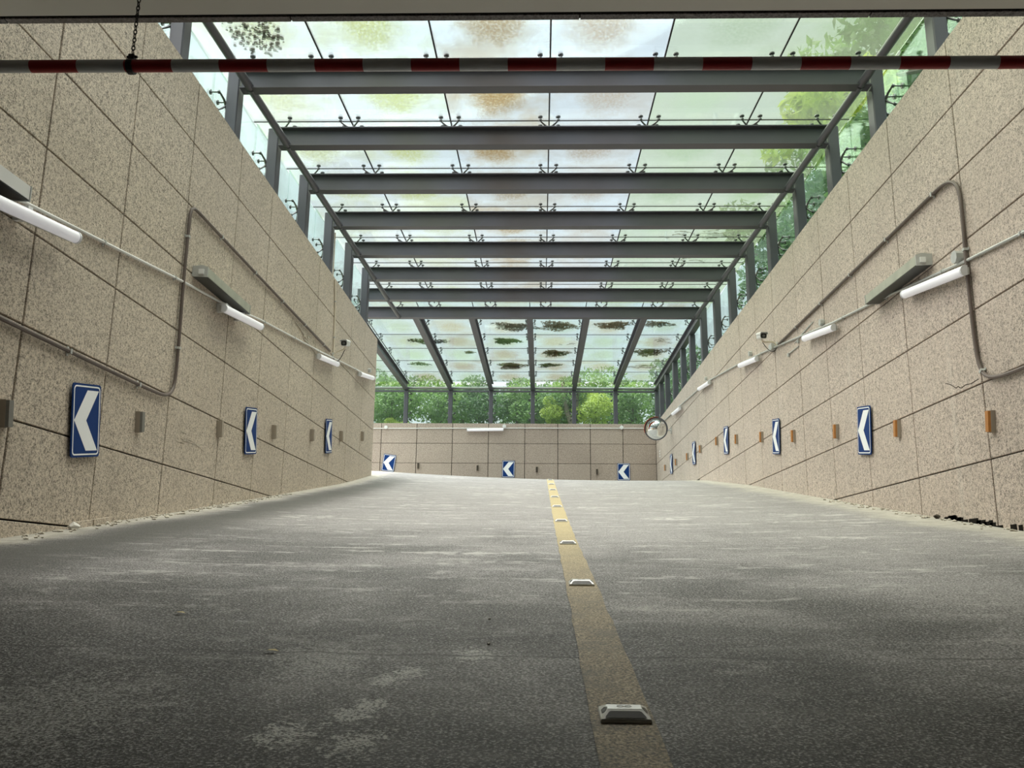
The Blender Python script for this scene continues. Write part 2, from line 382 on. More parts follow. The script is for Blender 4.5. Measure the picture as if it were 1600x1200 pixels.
# right wall
mb = MB(); mb.box((XR+.028, -12, -1.4), (XR+.60, YE+.6, TOP-.004))
wall_r = struct(mb.obj('wall_right', M['joint']))
JR = [2.1, 3.35, 4.6, 5.82, 7.08, 8.45, 9.66, 10.82, 11.97, 13.2, 14.31, 15.52, 16.62, 17.83, 18.96, 20.07, 21.35, 22.6, 23.8, 25.0, 26.2, YE]
wall_panels(wall_r, JR, ROWZ, lambda u, z, d: (XR+d, u, z), lambda u: road(XR, u), M['stone_right'])
# end wall
mb = MB(); mb.box((-10, YE+.028, 1.6), (XR+.028, YE+.6, TOP-.004))
wall_e = struct(mb.obj('wall_back', M['joint']))
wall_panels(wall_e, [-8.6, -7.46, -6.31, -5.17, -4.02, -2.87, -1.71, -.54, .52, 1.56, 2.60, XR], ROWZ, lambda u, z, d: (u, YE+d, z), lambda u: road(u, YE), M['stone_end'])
# a hairline crack in the right wall, pale scuff marks on the left one
mb = MB(); cp = [(7.72, 1.735), (7.62, 1.70), (7.53, 1.648), (7.49, 1.655), (7.44, 1.628), (7.35, 1.640), (7.26, 1.628), (7.13, 1.640)]
for (y0, z0), (y1, z1) in zip(cp, cp[1:]): mb.box((XR-.003, min(y0, y1), -.0025), (XR+.001, max(y0, y1), .0025), mat=Matrix(((1,0,0,0),(0,1,0,0),(0,(z1-z0)/(y1-y0),1,z0-(z1-z0)/(y1-y0)*y0),(0,0,0,1))))
mb.obj('crack', M['joint'], wall_r)
mb = MB(); R0 = random.Random(4)
for i in range(26):
    y = R0.uniform(6.2, 7.9); h = .02+.035*R0.random(); mb.box((XR-.004, y, road(XR, y)-.02), (XR+.004, y+R0.uniform(.05, .16), road(XR, y)+h))
mb.obj('crevice', M['joint'], wall_r)
mb = MB()
for i in range(16):
    y = R0.uniform(8.0, 8.6); z = 1.235+R0.gauss(0, .035); l = R0.uniform(.04, .16); mb.box((XL-.001, y-l/2, z), (XL+.0028, y+l/2, z+R0.uniform(.003, .009)))
mb.obj('scuff', M['scuff'], wall_l)
# garage behind the lens: ceiling slab, far wall, stone fascia along the slab's edge
mb = MB(); mb.box((XL-.6, -12, 3.0), (XR+.6, 4.155, 5.75)); ceil = struct(mb.obj('ceiling', M['soffit']))
fx = [-3.42, -2.99, -1.394, .203, 1.78, XR-.01]
for a, b in zip(fx, fx[1:]):
    m2 = MB(); m2.box((a+.004, 4.172, 2.995), (b-.004, 4.215, 5.75)); m2.obj('stone_panel', M['stone_dark'], ceil)
mb = MB(); mb.box((XL, 4.157, 3.004), (XR, 4.2145, 5.74)); mb.obj('backing', M['joint'], ceil)
mb = MB(); mb.box((XL-.6, -12.4, -1.4), (XR+.6, -12, 3.0)); struct(mb.obj('wall_front', M['garage']))
# planted ground beside and behind the walls
mb = MB(); mb.box((XR+.62, -6, 3.6), (26, 48, 4.62)); mb.box((-26, -6, 3.6), (XL-.62, YC-.62, 4.62)); mb.box((-26, YE+.62, 3.6), (XR+.6, 48, 4.62))
g = struct(mb.obj('ground', M['grass']))

# ------------------------------------------------------------------ steel frame
def bz(y): return 5.355+.0455*(y-8.86)               # underside of the cross beams
BY = [7.30, 8.78, 10.24, 11.71, 13.22, 14.70, 16.19, 17.68, 19.20]
def ibeam(mb, a, b, h=.26, wd=.15, tf=.014, tw=.012):  # a, b: ends of the underside centre line
    a = Vector(a); b = Vector(b); d = (b-a); L = d.length; d.normalize()
    sd = d.cross(Vector((0, 0, 1))).normalized(); up = sd.cross(d).normalized()
    T = Matrix(((sd.x, d.x, up.x, a.x), (sd.y, d.y, up.y, a.y), (sd.z, d.z, up.z, a.z), (0, 0, 0, 1)))
    hw = wd/2
    poly = [(-hw,0),(hw,0),(hw,tf),(tw/2,tf),(tw/2,h-tf),(hw,h-tf),(hw,h),(-hw,h),(-hw,h-tf),(-tw/2,h-tf),(-tw/2,tf),(-hw,tf)]
    mb.prism(poly, 0, L, 'y', 0, T)
GB = 'dark grey cross beams of the glass roof'
for k, y in enumerate(BY):
    xa = XL+.002; xb = XR-.002
    if k >= 7: xa = -3.83 if k == 7 else -8.6
    mb = MB(); ibeam(mb, (xa, y, bz(y)), (xb, y, bz(y)))
    o = mb.obj('cross_beam', M['steel'])
    if k == 0: lab = 'dark steel roof beam half hidden behind the ceiling edge at the top'
    elif k == 1: lab = 'dark steel roof beam right behind the red and white striped pole'
    elif k == 8: lab = 'dark steel roof beam farthest back, the sloping rafters start from it'
    else: lab = f'dark steel roof beam, {ORD[k-1]} counted back from the striped pole'
    tag(o, lab, 'beam', GB)
def post(x, y, z1, side, lab, grp, wx=.14, wy=.17, z0=TOP):
    t = thing('steel_post', lab, 'post', (x, y, z0), group=grp)
    mb = MB(); mb.prism([(-wx/2+.012,-wy/2),(wx/2-.012,-wy/2),(wx/2,-wy/2+.012),(wx/2,wy/2-.012),(wx/2-.012,wy/2),(-wx/2+.012,wy/2),(-wx/2,wy/2-.012),(-wx/2,-wy/2+.012)], .012, z1-z0)
    mb.obj('shaft', M['steel_light'] if False else M['steel'], t)
    ox = .04*side; mb = MB(); mb.box((-wx/2+min(ox, 0), -wy/2, 0), (wx/2+max(ox, 0), wy/2, .012)); mb.obj('base_plate', M['steel'], t)
    return t
GL = 'posts along the left wall top'; GR = 'posts along the right wall top'
for k, y in enumerate(BY[:8]):
    x = XL-.085 if k < 7 else -3.91
    lab = ['nearest steel post on left wall top, above the chain', None, None, None, None, None, 'last steel post at the corner where the left wall top ends', 'steel post set back behind the left wall corner post'][k] or f'dark steel post on left wall top, {ORD[k-1]} behind the striped pole'
    post(x, y+.05, bz(y)+.26, -1, lab, GL)
RY = BY + [20.75, 22.13, 23.56, 25.07, 26.32]
RAFX = [3.71, 2.39, 1.05, -.29, -1.65, -2.97, -4.42, -5.75, -7.10]
RZ = 5.875
for k, y in enumerate(RY):
    zt = bz(y)+.26 if k < 9 else RZ
    lab = 'nearest steel post on right wall top, under the ceiling edge' if k == 0 else f'dark steel post on right wall top, {ORD[k-1]} behind the striped pole'
    post(XR+.075, y+.05, zt, 1, lab, GR)
GE = 'posts along the end wall top'
endlab = {0: 'rightmost steel post on end wall, above the round mirror', 1: 'second steel post from the right on end wall top', 2: 'third steel post from the right on end wall top', 3: 'steel post at the middle of the end wall top', 4: 'third steel post from the left on end wall top', 5: 'second steel post from the left on end wall top', 6: 'leftmost steel post seen on end wall top'}
for k, x in enumerate(RAFX[:7]):
    post(x if k else XR+.075, YE+.10, RZ, 0, endlab[k], GE, wx=.13, wy=.15)
raflab = {0: 'rightmost steel rafter running along above the right wall posts', 1: 'second steel rafter from the right under the rear canopy', 2: 'third steel rafter from the right under the rear canopy', 3: 'middle steel rafter under the rear canopy', 4: 'third steel rafter from the left under the rear canopy', 5: 'second steel rafter from the left under the rear canopy', 6: 'leftmost steel rafter, partly hidden by the left wall corner'}
for k, x in enumerate(RAFX[:7]):
    mb = MB(); ibeam(mb, (x, 19.29, RZ), (x, YE+.2, RZ+.02), h=.25, wd=.14)
    tag(mb.obj('rafter', M['steel']), raflab[k], 'rafter', 'rafters of the rear canopy')
mb = MB(); mb.tube([(-8.6, YE+.235, 6.0), (XR+.35, YE+.235, 6.0)], .045, 12)
tag(mb.obj('rail_tube', M['grey_pipe'], smooth=True), 'pale horizontal steel tube along the top of the end wall glazing', 'rail')
mb = MB(); mb.box((-8.6, YE+.20, 5.865), (XR+.35, YE+.27, 5.925))
tag(mb.obj('transom', M['steel']), 'dark flat transom under the pale tube above the end glazing', 'rail')
for sx, X, nm in ((-1, XL+.105, 'left'), (1, XR-.105, 'right')):
    for k in range(8):
        y0, y1 = BY[k]+.008, BY[k+1]-.008
        mb = MB(); mb.tube([(X, y0, bz(y0)+.035), (X, y1, bz(y1)+.035)], .048, 12)
        mb.tube([(X, y1-.005, bz(y1)+.035), (X, y1, bz(y1)+.035)], .056, 12)
        where = 'before first beam' if k == 0 else f'between {ORD[k-1]} and {ORD[k]} beams'
        tag(mb.obj('tie_tube', M['steel'], smooth=True), f'round steel tube along the {nm} roof edge, {where} behind striped pole', 'tube', f'tie tubes along the {nm} roof edge')

# ------------------------------------------------------------------ glass
def pane(parent, lx, ly, loc, rot=(0, 0, 0), mat=None, col=None, name='glass_pane', th=.012):
    mb = MB(); mb.box((-lx/2, -ly/2, 0), (lx/2, ly/2, th))
    o = link(name, mb.mesh(name, mat), parent, loc, rot)
    if col: o.color = col
    return o
def spider_mesh(rise=.105, stem=.02, reach=.115):
    mb = MB(); mb.tube([(0, 0, -stem), (0, 0, .012)], .02, 8)
    for a in (1, -1):
        for b in (1, -1):
            ex, ey = a*reach, b*reach
            mb.tube([(0, 0, .004), (ex*.45, ey*.45, .012), (ex*.85, ey*.85, .035), (ex, ey, .05)], [.016, .013, .011, .010], 6)
            mb.tube([(ex, ey, .035), (ex, ey, rise-.012)], .009, 6)
            mb.tube([(ex, ey, rise-.014), (ex, ey, rise)], .031, 10)
            mb.tube([(ex, ey, .045), (ex, ey, .062)], .022, 8)
    return mb.mesh('spider_fitting', M['stainless'], True)
SP = spider_mesh()
GO = .37                                              # glass above the beam undersides
sl = math.atan(.0455)
roof = thing('glass_roof', 'sloping glass roof over the ramp, with dried stains in its panes', 'roof', (0, 13, bz(13)+GO))
RX = [-3.79, -2.505, -1.20, .085, 1.375, 2.67, 3.96]
tint = [(.80, .84, .62, .75), (.76, .80, .50, .95), (.78, .76, .62, .8), (.60, .43, .22, 1.0), (.74, .66, .55, .85), (.62, .76, .60, .9), (.58, .74, .50, 1.0)]
# pane colours, left to right: pale yellow, olive, brown middle, buff, two greens painting in blurred tree crowns
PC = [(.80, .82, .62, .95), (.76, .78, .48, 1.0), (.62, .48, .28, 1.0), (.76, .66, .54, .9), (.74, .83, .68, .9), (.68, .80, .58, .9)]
RYJ = [4.32, 5.81]+BY
for j in range(len(RYJ)-1):
    y0, y1 = RYJ[j], RYJ[j+1]; ym = (y0+y1)/2
    for i in range(6):
        x0, x1 = RX[i], RX[i+1]; c = PC[i]; q = random.uniform(.9, 1.08)
        o = pane(roof, x1-x0-.014, y1-y0-.014, ((x0+x1)/2, ym-13, bz(ym)-bz(13)), (sl, 0, 0), M['milky_tree_tint_glass' if i > 3 else 'roof_glass'], (min(1, c[0]*q), min(1, c[1]*q), c[2]*q, c[3]*random.uniform(.6, 1.0)))
for i, x in enumerate(RX[1:-1]):
    mb = MB(); mb.box((x-.009, 4.32-13, -.003), (x+.009, 19.2-13, .009), mat=Matrix(((1,0,0,0),(0,1,0,0),(0,.0455,1,0),(0,0,0,1)))); mb.obj('sealant_joint', M['seal'], roof)
for y in BY[:-1]:
    mb = MB(); mb.box((RX[0], y-13-.007, bz(y)-bz(13)-.003), (RX[-1], y-13+.007, bz(y)-bz(13)+.009)); mb.obj('sealant_joint', M['seal'], roof)
for k, y in enumerate(BY):
    if k == 0: continue
    for x in [XL+.03]+RX[1:-1]+[XR-.03]:
        link('spider_fitting', SP, roof, (x, y-13, bz(y)+.264-bz(13)-GO))
rear = thing('rear_canopy', 'level glass canopy over the turn at the top of the ramp', 'roof', (0, 23.6, 6.29))
CY = [19.32, 20.78, 22.24, 23.68, 25.12, 26.56, 28.0]
CX = [3.99]+RAFX[1:]
for i in range(len(CX)-1):
    for j in range(len(CY)-1):
        x0, x1 = CX[i+1], CX[i]; c = random.choice([(.72, .74, .52, .55), (.76, .70, .50, .6), (.72, .80, .60, .5), (.60, .48, .28, .5)])
        pane(rear, x1-x0-.014, CY[j+1]-CY[j]-.014, ((x0+x1)/2, (CY[j]+CY[j+1])/2-23.6, 0), (0, 0, 0), M['canopy_glass'], c)
for y in CY[1:-1]:
    mb = MB(); mb.box((CX[-1], y-23.6-.008, -.003), (3.99, y-23.6+.008, .009)); mb.obj('sealant_joint', M['seal'], rear)
for x in RAFX[1:7]:
    mb = MB(); mb.box((x-.009, CY[0]-23.6, -.003), (x+.009, 28-23.6, .009)); mb.obj('sealant_joint', M['seal'], rear)
SPT = spider_mesh(rise=.155, reach=.11)
for x in RAFX[:7]:
    for y in CY[1:-1]: link('spider_fitting', SPT, rear, (x, y-23.6, -.155))
# upright glass screens on the wall tops
sl_ = thing('glass_screen', 'greenish upright glass screen along the left wall top', 'glazing', (XL-.31, 13, TOP))
for j in range(len(BY[:8])-1+1):
    y0 = BY[j] if j < 8 else 0; y1 = BY[j+1] if j < 7 else YC+.05
    if j == 7: break
    h = bz(y0)+GO-TOP-.02
    pane(sl_, h, y1-y0-.012, (0, (y0+y1)/2-13, h/2+.002), (0, -pi/2, 0), M['side_glass'])
sr_ = thing('glass_screen', 'greenish upright glass screen along the right wall top', 'glazing', (XR+.31, 13, TOP))
RYS = RY+[YE+.3]
for j in range(len(RYS)-1):
    y0, y1 = RYS[j], RYS[j+1]; h = (bz(y0)+GO if y1 < 19.3 else 6.28)-TOP-.02
    pane(sr_, h, y1-y0-.012, (0, (y0+y1)/2-13, h/2+.002), (0, -pi/2, 0), M['side_glass'])
se_ = thing('glass_screen', 'greenish upright glass screen on the end wall, trees behind it', 'glazing', (0, YE+.42, TOP))
EX = [XR+.3]+RAFX[1:]
for i in range(len(EX)-1):
    x0, x1 = EX[i+1], EX[i]
    pane(se_, x1-x0-.012, 1.33, ((x0+x1)/2, 0, .667), (pi/2, 0, 0), M['side_glass'])
for k, y in enumerate(BY[:8]):
    if k < 7: link('spider_fitting', SPT, sl_, (.155, y-13, .37+.012*k), (0, -pi/2, 0))
for k, y in enumerate(RY): link('spider_fitting', SPT, sr_, (-.155, y-13, .40+.012*k), (0, pi/2, 0))
for x in RAFX[1:7]:
    for z in (.30, .95): link('spider_fitting', SPT, se_, (x, -.155, z), (-pi/2, 0, 0))

# ------------------------------------------------------------------ striped height-limit pole on chains
t = thing('height_limit_pole', 'red and white striped height limit pole hanging across the ramp', 'pole', (.15, 3.2, 2.066))
mr = MB(); mr.tube([(-.1, 0, 0), (.1, 0, 0)], .0265, 16); red_me = mr.mesh('red_band', M['red'], True)
mr = MB(); mr.tube([(-.1, 0, 0), (.1, 0, 0)], .0265, 16); wh_me = mr.mesh('white_band', M['pole_white'], True)
for k in range(-2, 25):
    xm = -2.044+.2*k-.15
    link('red_band' if k % 2 == 0 else 'white_band', red_me if k % 2 == 0 else wh_me, t, (xm, 0, -.002*xm))
def chain(x, lab):
    c = thing('chain', lab, 'chain', (x, 3.2, 2.09))
    mb = MB(); n = 46; pitch = (3.0-2.125)/n
    for i in range(n):
        z = .035+pitch*(i+.5); pts = []
        for q in range(11):
            a = 2*pi*q/10; u, v = .0065*cos(a), .0125*sin(a)
            pts.append((u, 0, z+v) if i % 2 else (0, u, z+v))
        mb.tube(pts, .0024, 5, cap=False)
    lk = mb.obj('links', M['black'], c); lk['kind'] = 'stuff'
    mb = MB(); mb.tube([(-.012, 0, -.024), (.012, 0, -.024)], .032, 14); mb.box((-.012, -.012, .006), (.012, .012, .03)); mb.tube([(-.022, 0, .022), (.022, 0, .022)], .006, 8)
    mb.obj('clamp', M['black'], c)
chain(-1.722, 'black steel chain holding the striped pole at its left side')
chain(2.12, 'black steel chain holding the striped pole just outside the right picture edge')

# ------------------------------------------------------------------ road studs
def stud_meshes():
    mb = MB(); B = [(-.058,-.05),(.058,-.05),(.058,.05),(-.058,.05)]; Tp = [(-.042,-.020),(.042,-.020),(.042,.020),(-.042,.020)]
    vs = [(x, y, 0) for x, y in B]+[(x, y, .005) for x, y in B]+[(x*.97, y*.97, .009) for x, y in B]+[(x, y, .0215) for x, y in Tp]+[(x*.92, y*.86, .023) for x, y in Tp]
    fs = [(3,2,1,0),(16,17,18,19)]
    for r in range(4):
        for i in range(4):
            j = (i+1) % 4; fs.append((r*4+i, r*4+j, r*4+4+j, r*4+4+i))
    mb.add(vs, fs); body = mb.mesh('body', M['alu'])
    def facepatch(s, pts):      # on the sloping front (s=-1) or back face
        m2 = MB(); vs = []
        for (x, h) in pts:
            k = (h-.009)/.0125; y = .0485+(.020-.0485)*k
            vs.append((x, s*(y+.0012), h+.0008))
        m2.add(vs, [tuple(range(len(vs)))]); return m2
    rp = [(-.047, .0105), (.047, .0105), (.045, .013), (.037, .0188), (.032, .0198), (-.032, .0198), (-.037, .0188), (-.045, .013)]
    front = facepatch(-1, rp).mesh('reflector', M['black']); back = facepatch(1, rp).mesh('reflector', M['black'])
    notch = []
    for s in (-1, 1):
        m3 = MB(); m3.add([(s*.0535, -.018, .0135), (s*.0535, .006, .0135), (s*.0470, .006, .0195), (s*.0395, -.003, .0234), (s*.0425, -.0175, .0222), (s*.0490, -.022, .0170)], [(0,1,2,3,4,5)])
        notch.append(m3.mesh('notch', M['black']))
    m4 = MB()
    for s in (-1, 1): m4.tube([(s*.009+.008*cos(a*pi/6), .002+.006*sin(a*pi/6), .0233) for a in range(13)], .0008, 4, cap=False)
    emb = m4.mesh('emboss', M['galv'])
    return body, front, back, notch[0], notch[1], emb
SB = stud_meshes()
SY = [2.12, 4.13, 6.17, 8.22, 10.27, 12.3, 14.35, 16.4, 18.4]
for k, y in enumerate(SY):
    sp = (road(.187, y+.2)-road(.187, y-.2))/.4
    lab = 'cast metal road stud nearest the viewer on the yellow line' if k == 0 else f'{ORD[k]} metal road stud up the yellow line from the viewer'
    t = thing('road_stud', lab, 'road stud', (.187 if k else .193, y, road(.187, y)+.004), (math.atan(sp), 0, 0), 'studs on the yellow line')
    for nm, me in zip(('body', 'reflector', 'reflector', 'notch', 'notch', 'emboss'), SB):
        if k > 2 and nm in ('notch', 'emboss'): continue
        link(nm, me, t)

# ------------------------------------------------------------------ chevron signs
def rrect(w, h, r, n=4):
    p = []
    for cx, cz, a0 in ((w/2-r, h/2-r, 0), (-w/2+r, h/2-r, 90), (-w/2+r, -h/2+r, 180), (w/2-r, -h/2+r, 270)):
        for i in range(n+1):
            a = math.radians(a0+90*i/n); p.append((cx+r*cos(a), cz+r*sin(a)))
    return p
def sign_meshes(W=.40, H=.545):
    mb = MB(); mb.prism(rrect(W, H, .025), -.004, .004, 'y'); plate = mb.mesh('plate', M['blue'])
    o = rrect(W-.03, H-.03, .03); i = rrect(W-.052, H-.052, .022); n = len(o)
    vs = [(p[0], -.0055, p[1]) for p in o]+[(p[0], -.0055, p[1]) for p in i]
    mb = MB(); mb.add(vs, [(a, (a+1) % n, n+(a+1) % n, n+a) for a in range(n)]); border = mb.mesh('border', M['refl_white'])
    ch = [(.00, .225), (.165, .225), (-.005, .0), (.165, -.225), (.00, -.225), (-.172, .0)]
    mb = MB(); mb.add([(x, -.0055, z) for x, z in ch], [(0, 1, 2, 5), (5, 2, 3, 4)]); chev = mb.mesh('chevron', M['refl_white'])
    mb = MB()
    for z in (.2, -.2): mb.box((-.02, .004, z-.015), (.02, .024, z+.015))
    brk = mb.mesh('bracket', M['galv'])
    return plate, border, chev, brk
SG = sign_meshes()
def sign(loc, rz, roll, lab):
    t = thing('chevron_sign', lab, 'sign', loc, group='blue chevron signs')
    t.rotation_euler = (Matrix.Rotation(rz, 3, 'Z') @ Matrix.Rotation(roll, 3, 'Y')).to_euler()
    for nm, me in zip(('plate', 'border', 'chevron', 'bracket'), SG): link(nm, me, t)
OFF = .026
# left wall faces +X; its photo-left is -Y
for (y, z, r, lab) in ((6.27, 1.105, 9, 'largest blue chevron sign, nearest on the left wall'), (9.905, 1.63, 8.5, 'middle blue chevron sign of three on the left wall'), (13.575, 2.155, 9, 'smallest and farthest blue chevron sign on the left wall')):
    sign((XL+OFF, y, z), pi/2, -math.radians(r), lab)
for k, (y, z, r) in enumerate(((9.685, 1.63, 8), (13.32, 2.14, 8), (16.93, 2.64, 7), (20.54, 2.89, 4), (24.18, 3.09, 3))):
    sign((XR-OFF, y, z), -pi/2, math.radians(r), ['largest blue chevron sign, nearest on the right wall', 'second blue chevron sign up the right wall', 'third blue chevron sign up the right wall', 'fourth blue chevron sign up the right wall', 'last thin looking blue chevron sign below the round mirror'][k])
for (x, z, r, lab) in ((-4.885, 3.49, 7, 'blue chevron sign tilted at the left end of the end wall'), (-1.055, 3.315, 1, 'blue chevron sign at the middle of the end wall'), (2.605, 3.245, 0, 'blue chevron sign at the right end of the end wall')):
    sign((x, YE-OFF, z), 0, math.radians(r), lab)

# ------------------------------------------------------------------ delineator reflectors
def delin_meshes(face):
    mb = MB(); mb.prism([(-.03, -.035), (.03, -.035), (.024, -.055), (-.024, -.055)], -.085, .085, 'z'); f = mb.mesh('reflector', face)
    mb = MB(); mb.prism([(-.034, 0), (.034, 0), (.034, -.006), (.031, -.036), (-.031, -.036), (-.034, -.006)], -.09, .09, 'z'); b = mb.mesh('housing', M['delin_side'])
    return f, b
DO, DG, DB, DK = delin_meshes(M['orange']), delin_meshes(M['delin']), delin_meshes(M['delin_side']), delin_meshes(M['twig'])
def delin(loc, rz, roll, lab, ms, grp):
    t = thing('delineator', lab, 'reflector', loc, group=grp)
    t.rotation_euler = (Matrix.Rotation(rz, 3, 'Z') @ Matrix.Rotation(roll, 3, 'Y')).to_euler()
    for nm, me in zip(('reflector', 'housing'), ms): link(nm, me, t)
for k, (y, z) in enumerate(((5.32, .98), (7.13, 1.245), (8.94, 1.49), (10.78, 1.76), (12.59, 2.01), (14.43, 2.29), (16.14, 2.56))):
    lab = 'grey reflector bar nearest on the left wall, at the left picture edge' if k == 0 else f'{ORD[k]} small reflector bar along the left wall'
    delin((XL+.001, y, z), pi/2, -math.radians(8), lab, DG if k < 2 else DB, 'grey reflector bars on the left wall')
for k, (y, z) in enumerate(((6.97, 1.25), (8.79, 1.50), (10.61, 1.77), (12.41, 2.00), (14.20, 2.27), (16.03, 2.52), (17.82, 2.76), (19.68, 2.86), (21.48, 2.93), (23.31, 3.03), (25.37, 3.13))):
    lab = 'orange reflector bar nearest on the right wall, at the right picture edge' if k == 0 else f'{ORD[k]} orange reflector bar up the right wall'
    delin((XR-.001, y, z), -pi/2, math.radians(8 if k < 7 else 3), lab, DO, 'orange reflector bars on the right wall')
for k, (x, z) in enumerate(((-3.94, 3.40), (-2.04, 3.34), (-.15, 3.30), (1.76, 3.24))):
    delin((x, YE-.001, z), 0, 0, ['dark reflector bar beside the tilted chevron on the end wall', 'dark reflector bar left of the middle end wall chevron', 'dark reflector bar just right of the middle end wall chevron', 'dark reflector bar left of the right end wall chevron'][k], DK, 'reflector bars on the end wall')

# ------------------------------------------------------------------ tube lights, conduits, old fittings
def lamp(p0, p1, nrm, lab):
    p0 = Vector(p0); p1 = Vector(p1); d = (p1-p0); L = d.length; d.normalize(); n = Vector(nrm); u = n.cross(d).normalized()
    if u.z < 0: u = -u
    T = Matrix(((d.x, u.x, n.x, p0.x), (d.y, u.y, n.y, p0.y), (d.z, u.z, n.z, p0.z), (0, 0, 0, 1)))   # x along, y up the wall, z out of the wall
    t = thing('tube_light', lab, 'light', (0, 0, 0), group='tube lights along the walls'); t.matrix_world = T
    mb = MB(); mb.box((.03, -.03, 0), (L-.03, .03, .035)); mb.obj('housing', M['galv'], t)
    prof = [(-.036, .03)]+[(.042*cos(a), .048+.040*sin(a)) for a in [math.radians(q) for q in range(200, -21, -20)]][::1]+[(.036, .03)]
    mb = MB(); mb.prism([(q[0], q[1]) for q in prof], .02, L-.02, 'x'); mb.obj('diffuser', M['lamp'], t, smooth=True)
    prof2 = [(q[0]*1.06, .03+(q[1]-.03)*1.05) for q in prof]
    for a, b in ((0, .022), (L-.022, L)):
        mb = MB(); mb.prism(prof2, a, b, 'x'); mb.obj('end_cap', M['lamp_cap'], t)
    return t
def conduit(name, pts, r, mat, lab, clips=None, nrm=(1, 0, 0)):
    t = thing(name, lab, 'pipe'); mb = MB(); mb.tube(pts, r, 8); mb.obj('pipe', mat, t, smooth=True)
    mb = MB(); acc = 0; last = Vector(pts[0]); n = Vector(nrm); cl = MB()
    step = clips or 1.3; nxt = step*.6
    for a, b in zip(pts, pts[1:]):
        a = Vector(a); b = Vector(b); L = (b-a).length
        while acc+L > nxt:
            p = a+(b-a)*((nxt-acc)/L); d = (b-a).normalized(); s = n.cross(d)
            m2 = MB(); T = Matrix(((d.x, s.x, n.x, p.x), (d.y, s.y, n.y, p.y), (d.z, s.z, n.z, p.z), (0, 0, 0, 1)))
            m2.box((-.011, -r*2.2, -r), (.011, r*2.2, -r+.005), 0, T); m2.box((-.011, -r*1.15, -r), (.011, r*1.15, r*1.15), 0, T)
            m2.obj('clip', M['galv'], t); nxt += step
        acc += L
    return t
def smoothpath(pts, n=4, it=2):
    for _ in range(it):
        o = [pts[0]]
        for a, b in zip(pts, pts[1:]):
            a = Vector(a); b = Vector(b); o += [a*.75+b*.25, a*.25+b*.75]
        o.append(pts[-1]); pts = o
    return pts
# left lamps
lx = XL+.0
ll = ['tube light at the left picture edge, under the old white reflector', 'tube light on left wall under the tilted grey reflector trough', 'tube light on left wall below the security camera', 'farthest tube light at the end of the left wall']
for k, (y0, z0, y1, z1) in enumerate(((4.47, 2.145, 5.68, 2.315), (8.48, 2.685, 9.68, 2.83), (12.47, 3.19, 13.67, 3.36), (15.38, 3.60, 16.60, 3.80))):
    off = .075 if k < 2 else .03
    _t = lamp((lx+off, y0, z0), (lx+off, y1, z1), (1, 0, 0), ll[k])
    if k < 2:   # stand-off brackets hold the first two away from the wall
        for q in (.12, .56):
            m2 = MB(); m2.box((q*1.2, -.02, -off), (q*1.2+.05, .075, .03)); m2.obj('bracket', M['white_paint'], _t)
conduit('conduit', [(lx+.018, y, z) for y, z in ((4.18, 2.24), (5.22, 2.375), (6.58, 2.55), (7.72, 2.70), (8.62, 2.80), (9.96, 3.00), (12.68, 3.33), (14.4, 3.555), (17.2, 3.91))], .013, M['white_paint'], 'thin white conduit sloping along the left wall above the tube lights')
rl = ['tube light nearest on right wall, below the grey junction box', 'second tube light up the right wall', 'third tube light up the right wall', 'fourth tube light up the right wall', 'farthest tube light on right wall, just above the mirror']
for k, (y0, z0, y1, z1) in enumerate(((8.22, 2.745, 7.0, 2.555), (11.45, 3.19, 10.25, 3.0), (15.25, 3.74, 14.0, 3.555), (19.3, 4.185, 18.05, 4.06), (23.3, 4.35, 22.0, 4.27))):
    lamp((XR-.03, y0, z0), (XR-.03, y1, z1), (-1, 0, 0), rl[k])
conduit('conduit', [(XR-.018, y, z) for y, z in ((4.18, 2.30), (6.16, 2.56), (7.05, 2.665), (9.06, 2.95), (10.43, 3.12), (13.0, 3.50), (14.36, 3.69), (15.82, 3.88), (18.5, 4.19), (22.52, 4.41), (25.9, 4.55))], .014, M['galv'], 'thin pale conduit rising along the right wall above the tube lights', nrm=(-1, 0, 0))
lamp((-2.40, YE-.03, 4.555), (-1.22, YE-.03, 4.575), (0, -1, 0), 'level tube light on the end wall')
conduit('conduit', [(-6.5, YE-.018, 4.60), (-.54, YE-.018, 4.635), (XR-.05, YE-.018, 4.645)], .013, M['white_paint'], 'thin white level conduit along the top of the end wall', clips=1.6, nrm=(0, -1, 0))
def jbox(p, n, lab, s=.04, mat='galv'):
    n = Vector(n); u = Vector((0, 0, 1)); a = u.cross(n)
    T = Matrix(((a.x, u.x, n.x, p[0]), (a.y, u.y, n.y, p[1]), (a.z, u.z, n.z, p[2]), (0, 0, 0, 1)))
    t = thing('junction_box', lab, 'junction box'); t.matrix_world = T
    mb = MB(); mb.prism([(s*cos(pi/8+q*pi/4), s*sin(pi/8+q*pi/4)) for q in range(8)], 0, s*1.1, 'z'); mb.obj('box_body', M[mat], t)
    mb = MB(); mb.prism([(s*1.05*cos(pi/8+q*pi/4), s*1.05*sin(pi/8+q*pi/4)) for q in range(8)], s*1.1, s*1.1+.006, 'z'); mb.obj('lid', M[mat], t)
jbox((XR, 7.2, 2.745), (-1, 0, 0), 'octagonal grey junction box above the nearest right tube light', .055)
jbox((XR, 10.85, 3.24), (-1, 0, 0), 'small grey junction box above the second right tube light', .045)
jbox((XR, 14.65, 3.81), (-1, 0, 0), 'small grey junction box above the third right tube light', .045)
jbox((XR, 18.7, 4.29), (-1, 0, 0), 'small grey junction box above the fourth right tube light', .04)
jbox((-1.2, YE, 4.69), (0, -1, 0), 'white junction box at the right end of the end wall light', .06, 'white_paint')
jbox((-5.02, YE, 4.64), (0, -1, 0), 'white junction box at the left of the end wall conduit', .055, 'white_paint')
